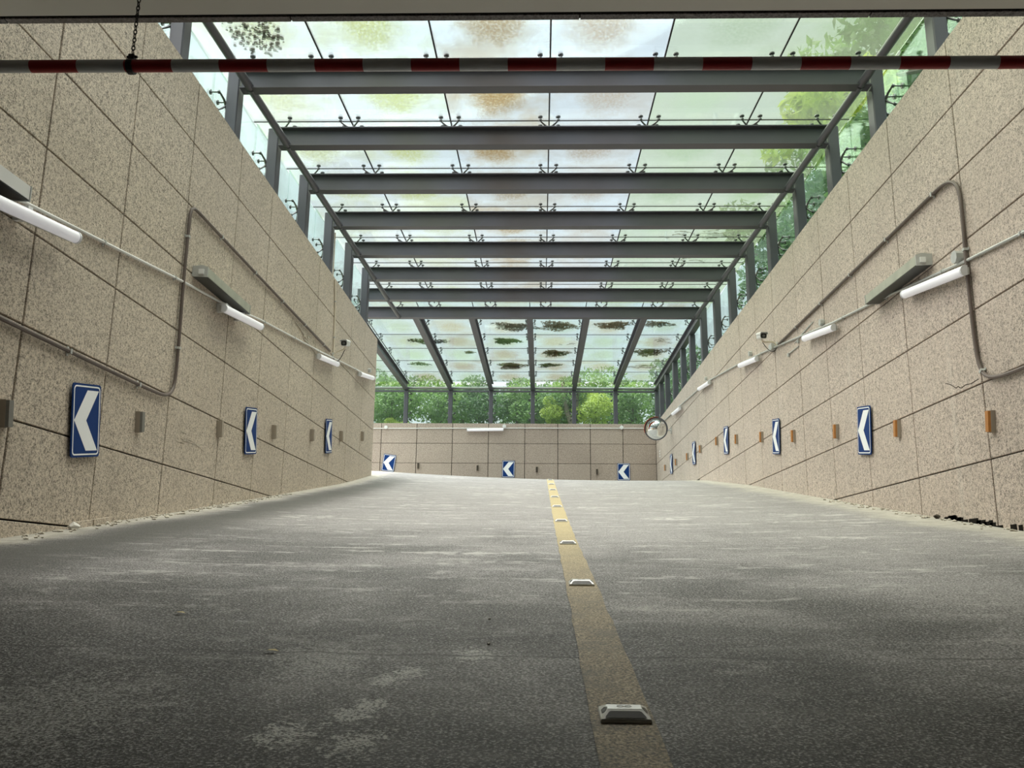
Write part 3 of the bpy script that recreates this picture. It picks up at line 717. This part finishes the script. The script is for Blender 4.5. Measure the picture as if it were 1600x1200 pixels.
jbox((2.56, YE, 4.665), (0, -1, 0), 'white junction box at the right of the end wall conduit', .06, 'white_paint')
jbox((XL, 16.5, 3.93), (1, 0, 0), 'small grey junction box at the end of the left wall', .045)
# brown cable loops
loopL = [(4.18, 1.555), (5.10, 1.555), (6.54, 1.55), (7.35, 1.55), (7.60, 1.57), (7.72, 1.65), (7.745, 1.80), (7.735, 2.20), (7.71, 2.70), (7.71, 3.15), (7.715, 3.38), (7.75, 3.475), (7.90, 3.49), (8.4, 3.485), (9.61, 3.485), (11.24, 3.49), (13.35, 3.50)]
conduit('cable_conduit', smoothpath([(XL+.024, y, z) for y, z in loopL]), .016, M['brown_pipe'], 'brown conduit running low on left wall then up and along to the camera', 1.1)
loopR = [(4.18, 1.545), (6.38, 1.56), (6.80, 1.575), (6.98, 1.63), (7.06, 1.75), (7.08, 1.95), (7.085, 2.25), (7.08, 2.59), (7.06, 3.05), (7.055, 3.24), (7.10, 3.40), (7.28, 3.495), (7.6, 3.50), (8.52, 3.495), (10.35, 3.50), (12.9, 3.505)]
conduit('cable_conduit', smoothpath([(XR-.024, y, z) for y, z in loopR]), .017, M['brown_pipe'], 'brown conduit looping up the right wall then along to the camera', 1.1, (-1, 0, 0))
conduit('conduit', [(XL+.016, 13.44, 4.74), (XL+.016, 13.55, 4.3), (XL+.016, 13.62, 3.55)], .014, M['cream_pipe'], 'cream vertical pipe on left wall above the security camera', .6)
mb = MB(); mb.tube([(XL-.02, 13.42, 4.79), (XL-.02, 13.41, 5.55)], .012, 8)
tag(mb.obj('conduit', M['cream_pipe'], smooth=True), 'short cream pipe standing on left wall top by the glass', 'pipe')
# old reflector troughs
def trough(p0, p1, nrm, lab, mats=('old_tin', 'tin_under_shade'), w=.10, dep=.15):
    p0 = Vector(p0); p1 = Vector(p1); d = p1-p0; L = d.length; d.normalize(); n = Vector(nrm); u = n.cross(d).normalized()
    if u.z < 0: u = -u
    T = Matrix(((d.x, u.x, n.x, p0.x), (d.y, u.y, n.y, p0.y), (d.z, u.z, n.z, p0.z), (0, 0, 0, 1)))
    t = thing('reflector_trough', lab, 'light fitting', group='old reflector troughs'); t.matrix_world = T
    mb = MB(); mb.prism([(.055, 0), (.062, .095), (.042, .15), (-.048, .15), (-.038, 0)], 0, L, 'x'); mb.obj('cover', M[mats[0]], t)
    mb = MB(); mb.prism([(-.0385, 0), (-.0495, .146), (-.056, .146), (-.047, 0)], .006, L-.006, 'x'); mb.obj('underside', M[mats[1]], t)  # dark sheet painting in the shade below the trough
    for a in (-.012, L+.002):
        mb = MB(); mb.prism([(.058, 0), (.066, .097), (.045, .154), (-.058, .154), (-.05, 0)], a, a+.01, 'x'); mb.obj('end_plate', M['galv'], t)
        mb = MB(); mb.box((a-.02 if a < 0 else a+.01, -.03, .07), (a if a < 0 else a+.03, .02, .12)); mb.obj('socket', M['white_paint'], t)
trough((XL, 3.85, 2.345), (XL, 5.05, 2.365), (1, 0, 0), 'old white reflector trough above the leftmost tube light', ('white_paint', 'black'), .11, .14)
trough((XL, 7.95, 2.885), (XL, 9.2, 2.895), (1, 0, 0), 'dull grey reflector trough sticking out of the left wall')
trough((XR, 9.02, 2.955), (XR, 7.74, 2.925), (-1, 0, 0), 'dull grey reflector trough sticking out of the right wall')
# torn-off fixings: bare bracket strips on both walls
mb = MB()
for a, b in (((11.45, 3.42), (12.2, 3.30)), ((11.9, 3.30), (12.6, 3.26))):
    mb.tube([(XL+.006, a[0], a[1]), (XL+.010, (a[0]+b[0])/2, (a[1]+b[1])/2+.01), (XL+.006, b[0], b[1])], .010, 5)
for q in range(14):
    y = random.uniform(11.8, 12.6); z = random.uniform(3.24, 3.42); mb.box((XL, y, z), (XL+random.uniform(.006, .02), y+random.uniform(.02, .06), z+random.uniform(.01, .03)))
tag(mb.obj('bracket_remains', M['rubble']), 'pale broken bracket remains on left wall beside the brown conduit', 'bracket')
mb = MB(); mb.tube([(XR-.008, 11.25, 3.37), (XR-.012, 11.7, 3.34), (XR-.008, 12.1, 3.31)], .009, 5); mb.tube([(XR-.008, 11.95, 3.22), (XR-.012, 12.45, 3.23)], .009, 5)
mb.box((XR-.03, 12.40, 3.19), (XR, 12.46, 3.24)); mb.box((XR-.03, 11.9, 3.26), (XR, 11.95, 3.30))
tag(mb.obj('bracket_remains', M['galv']), 'bare bracket strips on right wall beside the second tube light', 'bracket')

# ------------------------------------------------------------------ security cameras
def cctv(base, head, sgn, lab, box=False):
    t = thing('security_camera', lab, 'camera', base)
    h = Vector(head)-Vector(base)
    mb = MB(); mb.tube([(0, 0, 0), (sgn*.012, 0, 0)], .05, 14); mb.obj('base_plate', M['galv'], t)
    mb = MB(); mb.tube(smoothpath([(sgn*.012, 0, -.01), (sgn*.06, -.01, .05), (h.x*.75, h.y*.5, h.z-.09), (h.x, h.y, h.z-.085), (h.x, h.y, h.z-.03)]), .014, 8); mb.obj('arm', M['cream_pipe'], t, smooth=True)
    mb = MB(); mb.tube(smoothpath([(sgn*.01, .0, -.03), (sgn*.05, -.02, -.12), (h.x*.6, h.y*.5, -.10), (h.x, h.y+.05, h.z-.05)]), .006, 6); mb.obj('cable', M['black'], t, smooth=True)
    hd = [(x, z) for x, z in rrect(.10, .09, .03)]
    m0 = Matrix.Translation(h) @ Matrix.Rotation(math.radians(12), 4, 'X')
    mb = MB(); mb.prism(hd, -.11, .13, 'y', 0, m0); b = mb.obj('body', M['white_paint'], t)
    mb = MB(); mb.prism(rrect(.088, .076, .024), -.116, -.108, 'y', 0, m0); mb.obj('front_glass', M['black'], b)
    mb = MB(); mb.prism([(-.06, .02), (-.06, .045), (-.045, .058), (.045, .058), (.06, .045), (.06, .02), (.055, .02), (.055, .044), (.043, .052), (-.043, .052), (-.055, .044), (-.055, .02)], -.15, .12, 'y', 0, m0); mb.obj('hood', M['white_paint'], b)
    mb = MB(); mb.tube([(0, -.117, 0), (0, -.121, 0)], .02, 12, 0, True, m0); mb.obj('lens', M['stainless'], b)
cctv((XL+.0, 13.62, 3.50), (XL+.235, 13.48, 3.66), 1, 'white security camera on an arm from the left wall')
cctv((XR, 13.05, 3.535), (XR-.245, 13.0, 3.66), -1, 'white security camera on an arm from the right wall')
mb = MB(); mb.box((XR-.06, 13.15, 3.50), (XR, 13.32, 3.59)); mb.box((XR-.064, 13.145, 3.495), (XR-.06, 13.325, 3.595))
tag(mb.obj('junction_box', M['galv']), 'small square box on right wall under the security camera', 'junction box')

# ------------------------------------------------------------------ traffic mirror
mt = thing('traffic_mirror', 'round convex traffic mirror with an orange hood at the end corner', 'mirror', (3.21, 24.0, 4.06)); mt.scale = (1.03, 1.03, 1.03)
nv = Vector((-.16, -1, -.16)).normalized(); qm = nv.to_track_quat('Z', 'Y').to_matrix().to_4x4()
mb = MB(); mb.lathe([(.0001, .075)]+[(.30*math.sin(a), .075-.30*.9*(1-cos(a))) for a in [q*.1 for q in range(1, 9)]]+[(.285, -.01)], 32, 0, qm); mb.obj('mirror_face', M['mirror'], mt, smooth=True)
mb = MB(); mb.lathe([(.285, .0), (.296, .006), (.318, 0), (.30, -.03), (.20, -.07), (.0001, -.085)], 32, 0, qm); mb.obj('back_shell', M['steel'], mt, smooth=True)
vs = []; fs = []
upv = qm.inverted() @ Vector((0, 0, 1, 0)); a0 = math.atan2(upv.y, upv.x)
lv = qm.inverted() @ Vector((-1, 0, 0, 0)); a1 = math.atan2(lv.y, lv.x); dlt = (a1-a0+pi) % (2*pi)-pi
for i in range(21):
    a = a0-dlt*.15+dlt*1.4*i/20; dp = .10*sin(pi*(i/20))**.6
    vs += [(.316*cos(a), .316*sin(a), 0), (.318*cos(a), .318*sin(a), dp), (.326*cos(a), .326*sin(a), dp), (.326*cos(a), .326*sin(a), 0)]
for i in range(20):
    for k in range(4): fs.append((4*i+k, 4*i+(k+1) % 4, 4*i+4+(k+1) % 4, 4*i+4+k))
mb = MB(); mb.add(vs, fs, 0, qm); mb.obj('hood', M['orange_red'], mt)
mb = MB(); mb.tube([qm @ Vector((0, 0, -.08)), (.10, .12, -.02), ((XR-3.21)/1.03, .14, -.02)], .02, 8); mb.box(((XR-3.21)/1.03-.012, .06, -.10), ((XR-3.21)/1.03, .22, .06)); mb.obj('wall_arm', M['galv'], mt)
mb = MB()
for z in (3.78, 3.70, 3.62): mb.box((XR-.004, 26.55, z), (XR+.001, 26.68, z+.04))
tag(mb.obj('sticker', M['refl_white']), 'small white stacked stickers on the right wall below the mirror', 'sticker')

# ------------------------------------------------------------------ litter on the glass, debris on the ramp
def litter(cx, cy, rx, ry, n, lab, z, mats=('litter',), cat='leaf litter', hgt=.05, name='leaf_litter', size=.045):
    mb = MB(); R = random.Random(int(cx*1000+cy*77))
    ang = R.uniform(-.3, .3)
    for i in range(int(n*2.6)):
        q = R.uniform(0, 2*pi); d = R.random()**.75; k_ = .78+.16*sin(3*q+cx*5)+.12*sin(5*q+cy*3)+R.gauss(0, .07); x0 = d*cos(q)*rx*k_*1.1; y0 = d*sin(q)*ry*k_*1.1
        x = x0*cos(ang)-y0*sin(ang); y = x0*sin(ang)+y0*cos(ang); h = hgt*(1-d)*R.random()
        s = size*R.uniform(.5, 1.3); a = R.uniform(0, 2*pi); ca, sa = cos(a)*s, sin(a)*s; t = R.uniform(-.012, .012)
        mb.add([(x-ca, y-sa, h+.001), (x+sa*.45, y-ca*.45, h+.004+abs(t)), (x+ca, y+sa, h+.003), (x-sa*.45, y+ca*.45, h+.004+abs(t))], [(0, 1, 2, 3)])
    o = mb.obj(name, M[mats[0]], None, (cx, cy, z)); tag(o, lab, cat, 'leaf heaps on the rear canopy'); o['kind'] = 'stuff'; return o
ZC = 6.304
M['litter2'] = simple('litter2', (.20, .115, .05), .9, var=.6, scale=3)
for (x, y, rx, ry, n, mt_, lab) in (
    (-3.15, 23.0, .62, .30, 300, 'litter', 'dark leaf heap on canopy glass, over the second rafter from the left'),
    (-.72, 21.55, .62, .40, 380, 'litter', 'dark leaf heap on canopy glass against the last beam, left of the middle rafter'),
    (-.98, 22.95, .40, .33, 420, 'litter', 'black oval leaf heap on canopy glass left of the middle rafter'),
    (.42, 21.5, .55, .48, 420, 'litter2', 'brown leaf heap on canopy glass against the last beam, right of the middle rafter'),
    (.40, 24.3, .42, .42, 330, 'litter2', 'brown oval leaf heap on canopy glass right of the middle rafter'),
    (-.92, 25.85, .50, .46, 330, 'litter2', 'brown leaf heap on canopy glass left of middle rafter, farther back'),
    (1.85, 21.42, .50, .40, 380, 'litter2', 'brown leaf heap on canopy glass at the second rafter from the right'),
    (3.10, 24.15, .52, .45, 380, 'litter2', 'brown leaf heap on the rightmost canopy glass bay'),
    (2.95, 21.3, .45, .30, 160, 'litter2', 'pale brown leaf heap on right canopy bay by the last beam'),
    (.22, 25.75, .38, .28, 160, 'litter', 'small dark leaf heap on canopy glass right of middle rafter, farther back'),
    (-2.1, 24.2, .16, .14, 60, 'litter2', 'tiny brown leaf heap on the second canopy bay from the left'),
    (-3.75, 25.6, .35, .25, 110, 'litter', 'small dark leaf heap on the leftmost canopy bay')):
    litter(x, y, rx, ry, n, lab, ZC, (mt_,))
def twigs(x, y, z, n, L, lab, seed):
    R = random.Random(seed); mb = MB()
    for i in range(n):
        a = R.uniform(-.6, .6)+(pi if R.random() < .3 else 0); l = L*R.uniform(.3, 1); px = R.uniform(-L*.5, L*.5); py = R.uniform(-L*.4, L*.4)
        mb.tube([(px, py, .006), (px+l*.5*cos(a), py+l*.5*sin(a), .02), (px+l*cos(a+.2), py+l*sin(a+.2), .008)], [.006, .005, .003], 5)
        for q in range(3):
            u = R.uniform(.3, 1); lx_, ly_ = px+l*u*cos(a), py+l*u*sin(a); s = R.uniform(.015, .035)
            mb.add([(lx_-s, ly_, .01), (lx_, ly_-s*.5, .014), (lx_+s, ly_, .012), (lx_, ly_+s*.5, .014)], [(0, 1, 2, 3)])
    tag(mb.obj('twig', M['twig'], None, (x, y, z)), lab, 'twig', 'fallen twigs on the glass')
twigs(3.2, 22.85, ZC, 5, .5, 'dark forked twig on the rightmost canopy glass bay', 1)
twigs(.62, 23.2, ZC, 3, .35, 'small dark twig on canopy glass right of the middle rafter', 2)
twigs(2.3, 14.6, bz(14.6)+GO+.014, 5, .4, 'dark twig on roof glass before the fifth beam', 3)
twigs(3.3, 14.6, bz(14.6)+GO+.014, 12, .5, 'tangled dark twigs on roof glass at the right edge, fifth beam', 4)
twigs(2.7, 16.0, bz(16.0)+GO+.014, 9, .4, 'dark twigs on roof glass at the right, sixth beam', 5)
twigs(3.1, 25.9, ZC, 14, .55, 'tangle of dark twigs on canopy glass near the right end corner', 6)
mb = MB(); R = random.Random(5)
for i in range(170):
    x = R.choice((-.16, .05, .16))+R.gauss(0, .09); y = R.gauss(0, .2); s = R.uniform(.010, .026); mb.lathe([(.0001, 0), (s, .003), (s*.8, s*.8), (.0001, s)], 6, 0, Matrix.Translation((x, y, 0)))
o = mb.obj('seed_specks', M['twig'], None, (-3.12, 8.3, bz(8.3)+GO+.014)); tag(o, 'scatter of black seeds on the nearest roof pane at upper left', 'seeds'); o['kind'] = 'stuff'
o.rotation_euler = (sl, 0, 0)
mb = MB(); R = random.Random(9)
for i in range(900):
    x = R.uniform(-5.5, 3.9); y = R.gauss(0, .035); s = R.uniform(.012, .035); a = R.uniform(0, pi)
    if math.sin(x*2.3)+R.gauss(0, .6) < -.4: continue
    mb.add([(x-s, y, .002), (x, y-s*.6, R.uniform(.006, .03)), (x+s, y, .004), (x, y+s*.6, R.uniform(.004, .02))], [(0, 1, 2, 3)])
o = mb.obj('moss', M['moss'], None, (0, 27.9, ZC)); tag(o, 'line of green moss along the far edge of the rear canopy glass', 'moss'); o['kind'] = 'stuff'
# rubble at the foot of the walls
def rock(mb, c, s, R):
    vs = []; 
    for (x, y, z) in ((1,0,0),(-1,0,0),(0,1,0),(0,-1,0),(0,0,1),(0,0,-1),(.6,.6,.5),(-.6,.6,.5),(.6,-.6,.5),(-.6,-.6,.5)):
        k = s*R.uniform(.6, 1.1); vs.append((x*k, y*k, z*k*.7))
    bm = bmesh.new()
    for v in vs: bm.verts.new(v)
    bmesh.ops.convex_hull(bm, input=bm.verts)
    bm.verts.ensure_lookup_table(); ix = {v: i for i, v in enumerate(bm.verts)}
    mb.add([(v.co.x+c[0], v.co.y+c[1], v.co.z+c[2]) for v in bm.verts], [tuple(ix[v] for v in f.verts) for f in bm.faces]); bm.free()
for X0, sg, ya, yb, n, lab in ((XL, 1, 5.2, 11.5, 150, 'crumbled pale mortar along the foot of the left wall'), (XR, -1, 6.2, 11, 80, 'crumbled grit along the foot of the right wall')):
    mb = MB(); R = random.Random(3+sg)
    for i in range(n):
        y = R.uniform(ya, yb); x = X0+sg*(.03+abs(R.gauss(0, .06))); rock(mb, (x, y, road(x, y)+.004), R.uniform(.006, .026), R)
    o = mb.obj('rubble', M['rubble']); tag(o, lab, 'rubble'); o['kind'] = 'stuff'
for (x, y, s, mt_, lab, cat) in ((-3.375, 6.22, .055, 'pale_rock', 'white stone lump at the foot of the left wall below the nearest chevron', 'stone'), (3.60, 8.02, .04, 'twig', 'dark small stone at the foot of the right wall', 'stone'), (-.19, 3.28, .007, 'pale_rock', 'small pale pebble on the ramp left of the second stud', 'pebble'), (-.167, 2.87, .008, 'pale_rock', 'small white chip on the ramp just beyond the crack', 'pebble')):
    mb = MB(); rock(mb, (0, 0, s*.35), s, random.Random(int(s*1e4))); tag(mb.obj('stone', M[mt_], None, (x, y, road(x, y))), lab, cat)
for a, b in ((6.28, 6.52), (6.54, 6.80)):
    mb = MB(); mb.box((0, 0, 0), (.035, b-a, .05), mat=Matrix(((1,0,0,0),(0,1,0,0),(0,.14,1,0),(0,0,0,1))))
    tag(mb.obj('mortar_block', M['stone_left'], None, (XL+.002, a, road(XL, a)-.004)), 'low broken mortar strip at the left wall foot, ' + ('next to the white stone' if a < 6.4 else 'farther from the white stone'), 'mortar')
for (x, y, lab) in ((-.814, 2.70, 'dry yellowish leaf lying on the ramp left of centre'), (-1.33, 3.25, 'pale dry leaf lying on the far left of the ramp')):
    mb = MB(); mb.add([(-.022, 0, .003), (-.008, -.008, .008), (.010, -.007, .007), (.024, 0, .004), (.010, .008, .010), (-.008, .009, .009)], [(0, 1, 5), (1, 2, 4, 5), (2, 3, 4)])
    tag(mb.obj('dry_leaf', M['dry_leaf'], None, (x, y, road(x, y)+.002)), lab, 'leaf')

# ------------------------------------------------------------------ trees and bushes outside the glass
def foliage_mesh(seed, blobs, n, leaf, flat=.35):
    R = random.Random(seed); vs = []; fs = []
    tot = sum(b[3]**2 for b in blobs)
    for (bx, by, bz_, br) in blobs:
        for i in range(int(n*br*br/tot)):
            while True:
                p = Vector((R.uniform(-1, 1), R.uniform(-1, 1), R.uniform(-1, 1)))
                if .25 < p.length < 1: break
            p = p.normalized()*(p.length**.5)
            c = Vector((bx, by, bz_))+Vector((p.x*br, p.y*br, p.z*br*.8))
            nrm = (Vector((R.gauss(0, 1), R.gauss(0, 1), R.gauss(.6, 1)))+p*.5).normalized()
            a = nrm.orthogonal().normalized(); q = R.uniform(0, 6.28); b = nrm.cross(a)
            u = a*cos(q)+b*sin(q); v = nrm.cross(u); l = leaf*R.uniform(.6, 1.25)
            k = len(vs); vs += [c-u*l, c-v*l*.42-nrm*l*.1, c+u*l, c+v*l*.42-nrm*l*.1]; fs.append((k, k+1, k+2, k+3))
    me = bpy.data.meshes.new('foliage'); me.from_pydata([tuple(v) for v in vs], [], fs); return me
def blobset(seed, rx, rz, k, br, zc):
    R = random.Random(seed); o = []
    for i in range(k):
        a = R.uniform(0, 2*pi); d = R.random()**.5*rx; h = R.uniform(-rz, rz)
        o.append((d*cos(a), d*sin(a), zc+h, br*R.uniform(.7, 1.2)))
    return o
def trunk_mesh(seed, h, r, spread, fork=.45):
    R = random.Random(seed); mb = MB()
    mb.tube([(0, 0, -.15), (.03, 0, h*.2), (-.03, .02, h*fork), (.05, .03, h*.75), (0, 0, h)], [r*1.25, r, r*.85, r*.5, r*.15], 8)
    for i in range(6):
        z0 = h*R.uniform(fork*.8, .8); a = R.uniform(0, 6.28); l = spread*R.uniform(.5, 1)
        mb.tube([(0, 0, z0), (l*.4*cos(a), l*.4*sin(a), z0+l*.35), (l*cos(a), l*sin(a), z0+l*.7)], [r*.45, r*.3, r*.1], 6)
    return mb.mesh('trunk', M['bark'], True)
TA = (foliage_mesh(1, blobset(1, 1.7, 1.5, 16, .95, 5.4), 5200, .13), trunk_mesh(1, 6.6, .16, 1.6))
TB = (foliage_mesh(2, blobset(2, 1.3, 1.2, 12, .75, 4.6), 2600, .13), trunk_mesh(2, 5.6, .12, 1.3))
TS = (foliage_mesh(3, blobset(3, .95, .85, 12, .62, 1.55), 4200, .085), trunk_mesh(3, 2.2, .07, .9, .3))
TT = (foliage_mesh(4, blobset(4, 1.4, 1.0, 14, .8, 2.9), 5200, .10), trunk_mesh(4, 3.9, .15, 1.4, .35))
fcache = {}
def tree(kind, loc, sc, mat, lab, cat, grp, name, rz=0, lean=0):
    t = thing(name, lab, cat, loc, (0, lean, rz), grp); t.scale = (sc, sc, sc)
    key = (id(kind), mat)
    if key not in fcache:
        me = kind[0].copy(); me.name = 'foliage'; me.materials.clear(); me.materials.append(M[mat]); fcache[key] = me
    link('trunk', kind[1], t); f = link('foliage', fcache[key], t); f['kind'] = 'stuff'
GZ = 4.62
# right of the ramp
rt = [(8.3, 4.6, 1.1, 'leaf_mid'), (8.9, 8.4, 1.18, 'leaf_dark'), (8.2, 12.0, 1.08, 'leaf_dark'), (8.9, 15.6, 1.18, 'leaf_dark'), (8.2, 19.2, 1.08, 'leaf_mid'), (8.8, 22.8, 1.15, 'leaf_dark'), (8.2, 26.4, 1.05, 'leaf_dark'), (13.2, 10.5, 1.6, 'leaf_mid'), (13.5, 18.5, 1.6, 'leaf_mid')]
for k, (x, y, s, m_) in enumerate(rt):
    row = 'in the front row' if k < 7 else 'in the back row'
    i = k if k < 7 else k-7
    tree(TA, (x, y, GZ), s, m_, f'leafy green tree beyond the right glass screen, {ORD[i]} from the viewer {row}', 'tree', 'trees right of the ramp', 'leafy_tree', k*1.3)
# left of the ramp: thinner, farther away
for k, (x, y, s, m_) in enumerate([(-9.3, 3.2, 1.0, 'leaf_mid'), (-9.9, 7.6, 1.08, 'leaf_mid'), (-9.2, 11.9, 1.02, 'leaf_dark'), (-10.2, 16.0, 1.12, 'leaf_mid')]):
    tree(TB, (x, y, GZ), s, m_, f'thin green tree beyond the left glass screen, {ORD[k]} from the viewer', 'tree', 'trees left of the ramp', 'slender_tree', k*1.9)
# behind the end wall
et = [(-7.6, 30.2, 1.0, 'leaf_mid', 'far left, hidden in part by the left wall corner'), (-5.3, 29.9, 1.02, 'leaf_mid', 'at the leftmost end pane'), (-3.7, 30.3, 1.05, 'leaf_mid', 'between second and leftmost posts'), (-2.2, 30.0, 1.0, 'leaf_dark', 'left of the third post'), (-.9, 30.4, 1.0, 'leaf_mid', 'left of the middle post'), (.5, 30.4, 1.05, 'leaf_mid', 'right of the middle post, before the forked tree'), (3.2, 30.2, 1.0, 'leaf_mid', 'at the rightmost end pane'), (5.0, 30.6, 1.1, 'leaf_dark', 'outside the right end corner')]
for k, (x, y, s, m_, wh) in enumerate(et):
    tree(TS, (x, y, GZ), s*.80, m_, f'green bush behind the end glazing, {wh}', 'bush', 'bushes behind the end glazing', 'leafy_bush', k*.9)
tree(TS, (1.85, 29.4, GZ), .60, 'leaf_bright', 'bright yellow-green bush behind the end glazing, right of the middle', 'bush', None, 'leafy_bush', .5)
tree(TS, (-5.0, 29.0, GZ-.45), .38, 'leaf_bright', 'small yellow-green bush at the bottom left of the end glazing', 'bush', None, 'leafy_bush', 1.5)
tree(TS, (.35, 29.6, GZ+.35), .40, 'leaf_bright', 'yellow-green bush tip behind the glass right of the middle post', 'bush', None, 'leafy_bush', 2.5)
mb = MB(); mb.tube([(0, 0, -.1), (.02, 0, .35), (.0, 0, .6)], [.13, .11, .11], 10); mb.tube([(0, 0, .5), (-.14, 0, .9), (-.24, .05, 1.5), (-.3, .1, 2.1)], [.10, .085, .075, .05], 8); mb.tube([(0, 0, .5), (.13, 0, .85), (.2, -.05, 1.5), (.3, -.1, 2.1)], [.09, .08, .07, .05], 8)
ft = thing('forked_tree', 'forked grey tree trunk behind the end glazing right of the middle', 'tree', (1.02, 29.35, GZ))
mb.obj('trunk', M['bark'], ft, smooth=True)
f = link('foliage', fcache[(id(TS), 'leaf_mid')], ft, (0, .5, .35)); f.scale = (.7, .7, .7); f['kind'] = 'stuff'
for k, (x, y, s, m_) in enumerate([(-9.0, 34.5, 1.0, 'leaf_dark'), (-6.2, 34.0, .95, 'leaf_dark'), (-3.2, 34.6, .9, 'leaf_mid'), (-.2, 34.2, .88, 'leaf_dark'), (2.6, 34.8, 1.0, 'leaf_mid'), (5.6, 34.2, 1.15, 'leaf_dark'), (8.6, 33, 1.3, 'leaf_mid')]):
    tree(TT, (x, y, GZ-.6), s*.96, m_, f'tall green tree in the back row behind the end glazing, {ORD[k]} from the left', 'tree', 'back row of trees behind the end glazing', 'leafy_tree', k*1.1)
# a bright branch reaching over the right roof edge
bt = thing('overhanging_branch', 'bright yellow-green branch hanging over the right edge of the glass roof', 'branch', (4.72, 11.35, 6.88))
mb = MB(); mb.tube([(.9, .3, .5), (.2, 0, .2), (-.6, -.2, -.25), (-1.35, -.4, -.62)], [.035, .025, .016, .006], 6); mb.tube([(-.3, -.1, -.1), (-.8, .5, -.3), (-1.2, 1.0, -.55)], [.014, .01, .005], 6)
mb.obj('stem', M['bark'], bt, smooth=True)
fm = foliage_mesh(8, [(-.45, -.1, -.15, .36), (-.85, -.25, -.32, .34), (-1.15, -.4, -.5, .26), (-.75, .5, -.28, .26), (-1.1, .95, -.45, .24), (0, 0, .15, .4), (-1.0, -.1, -.42, .3)], 800, .10); fm.materials.append(M['leaf_bright'])
f = link('foliage', fm, bt); f['kind'] = 'stuff'
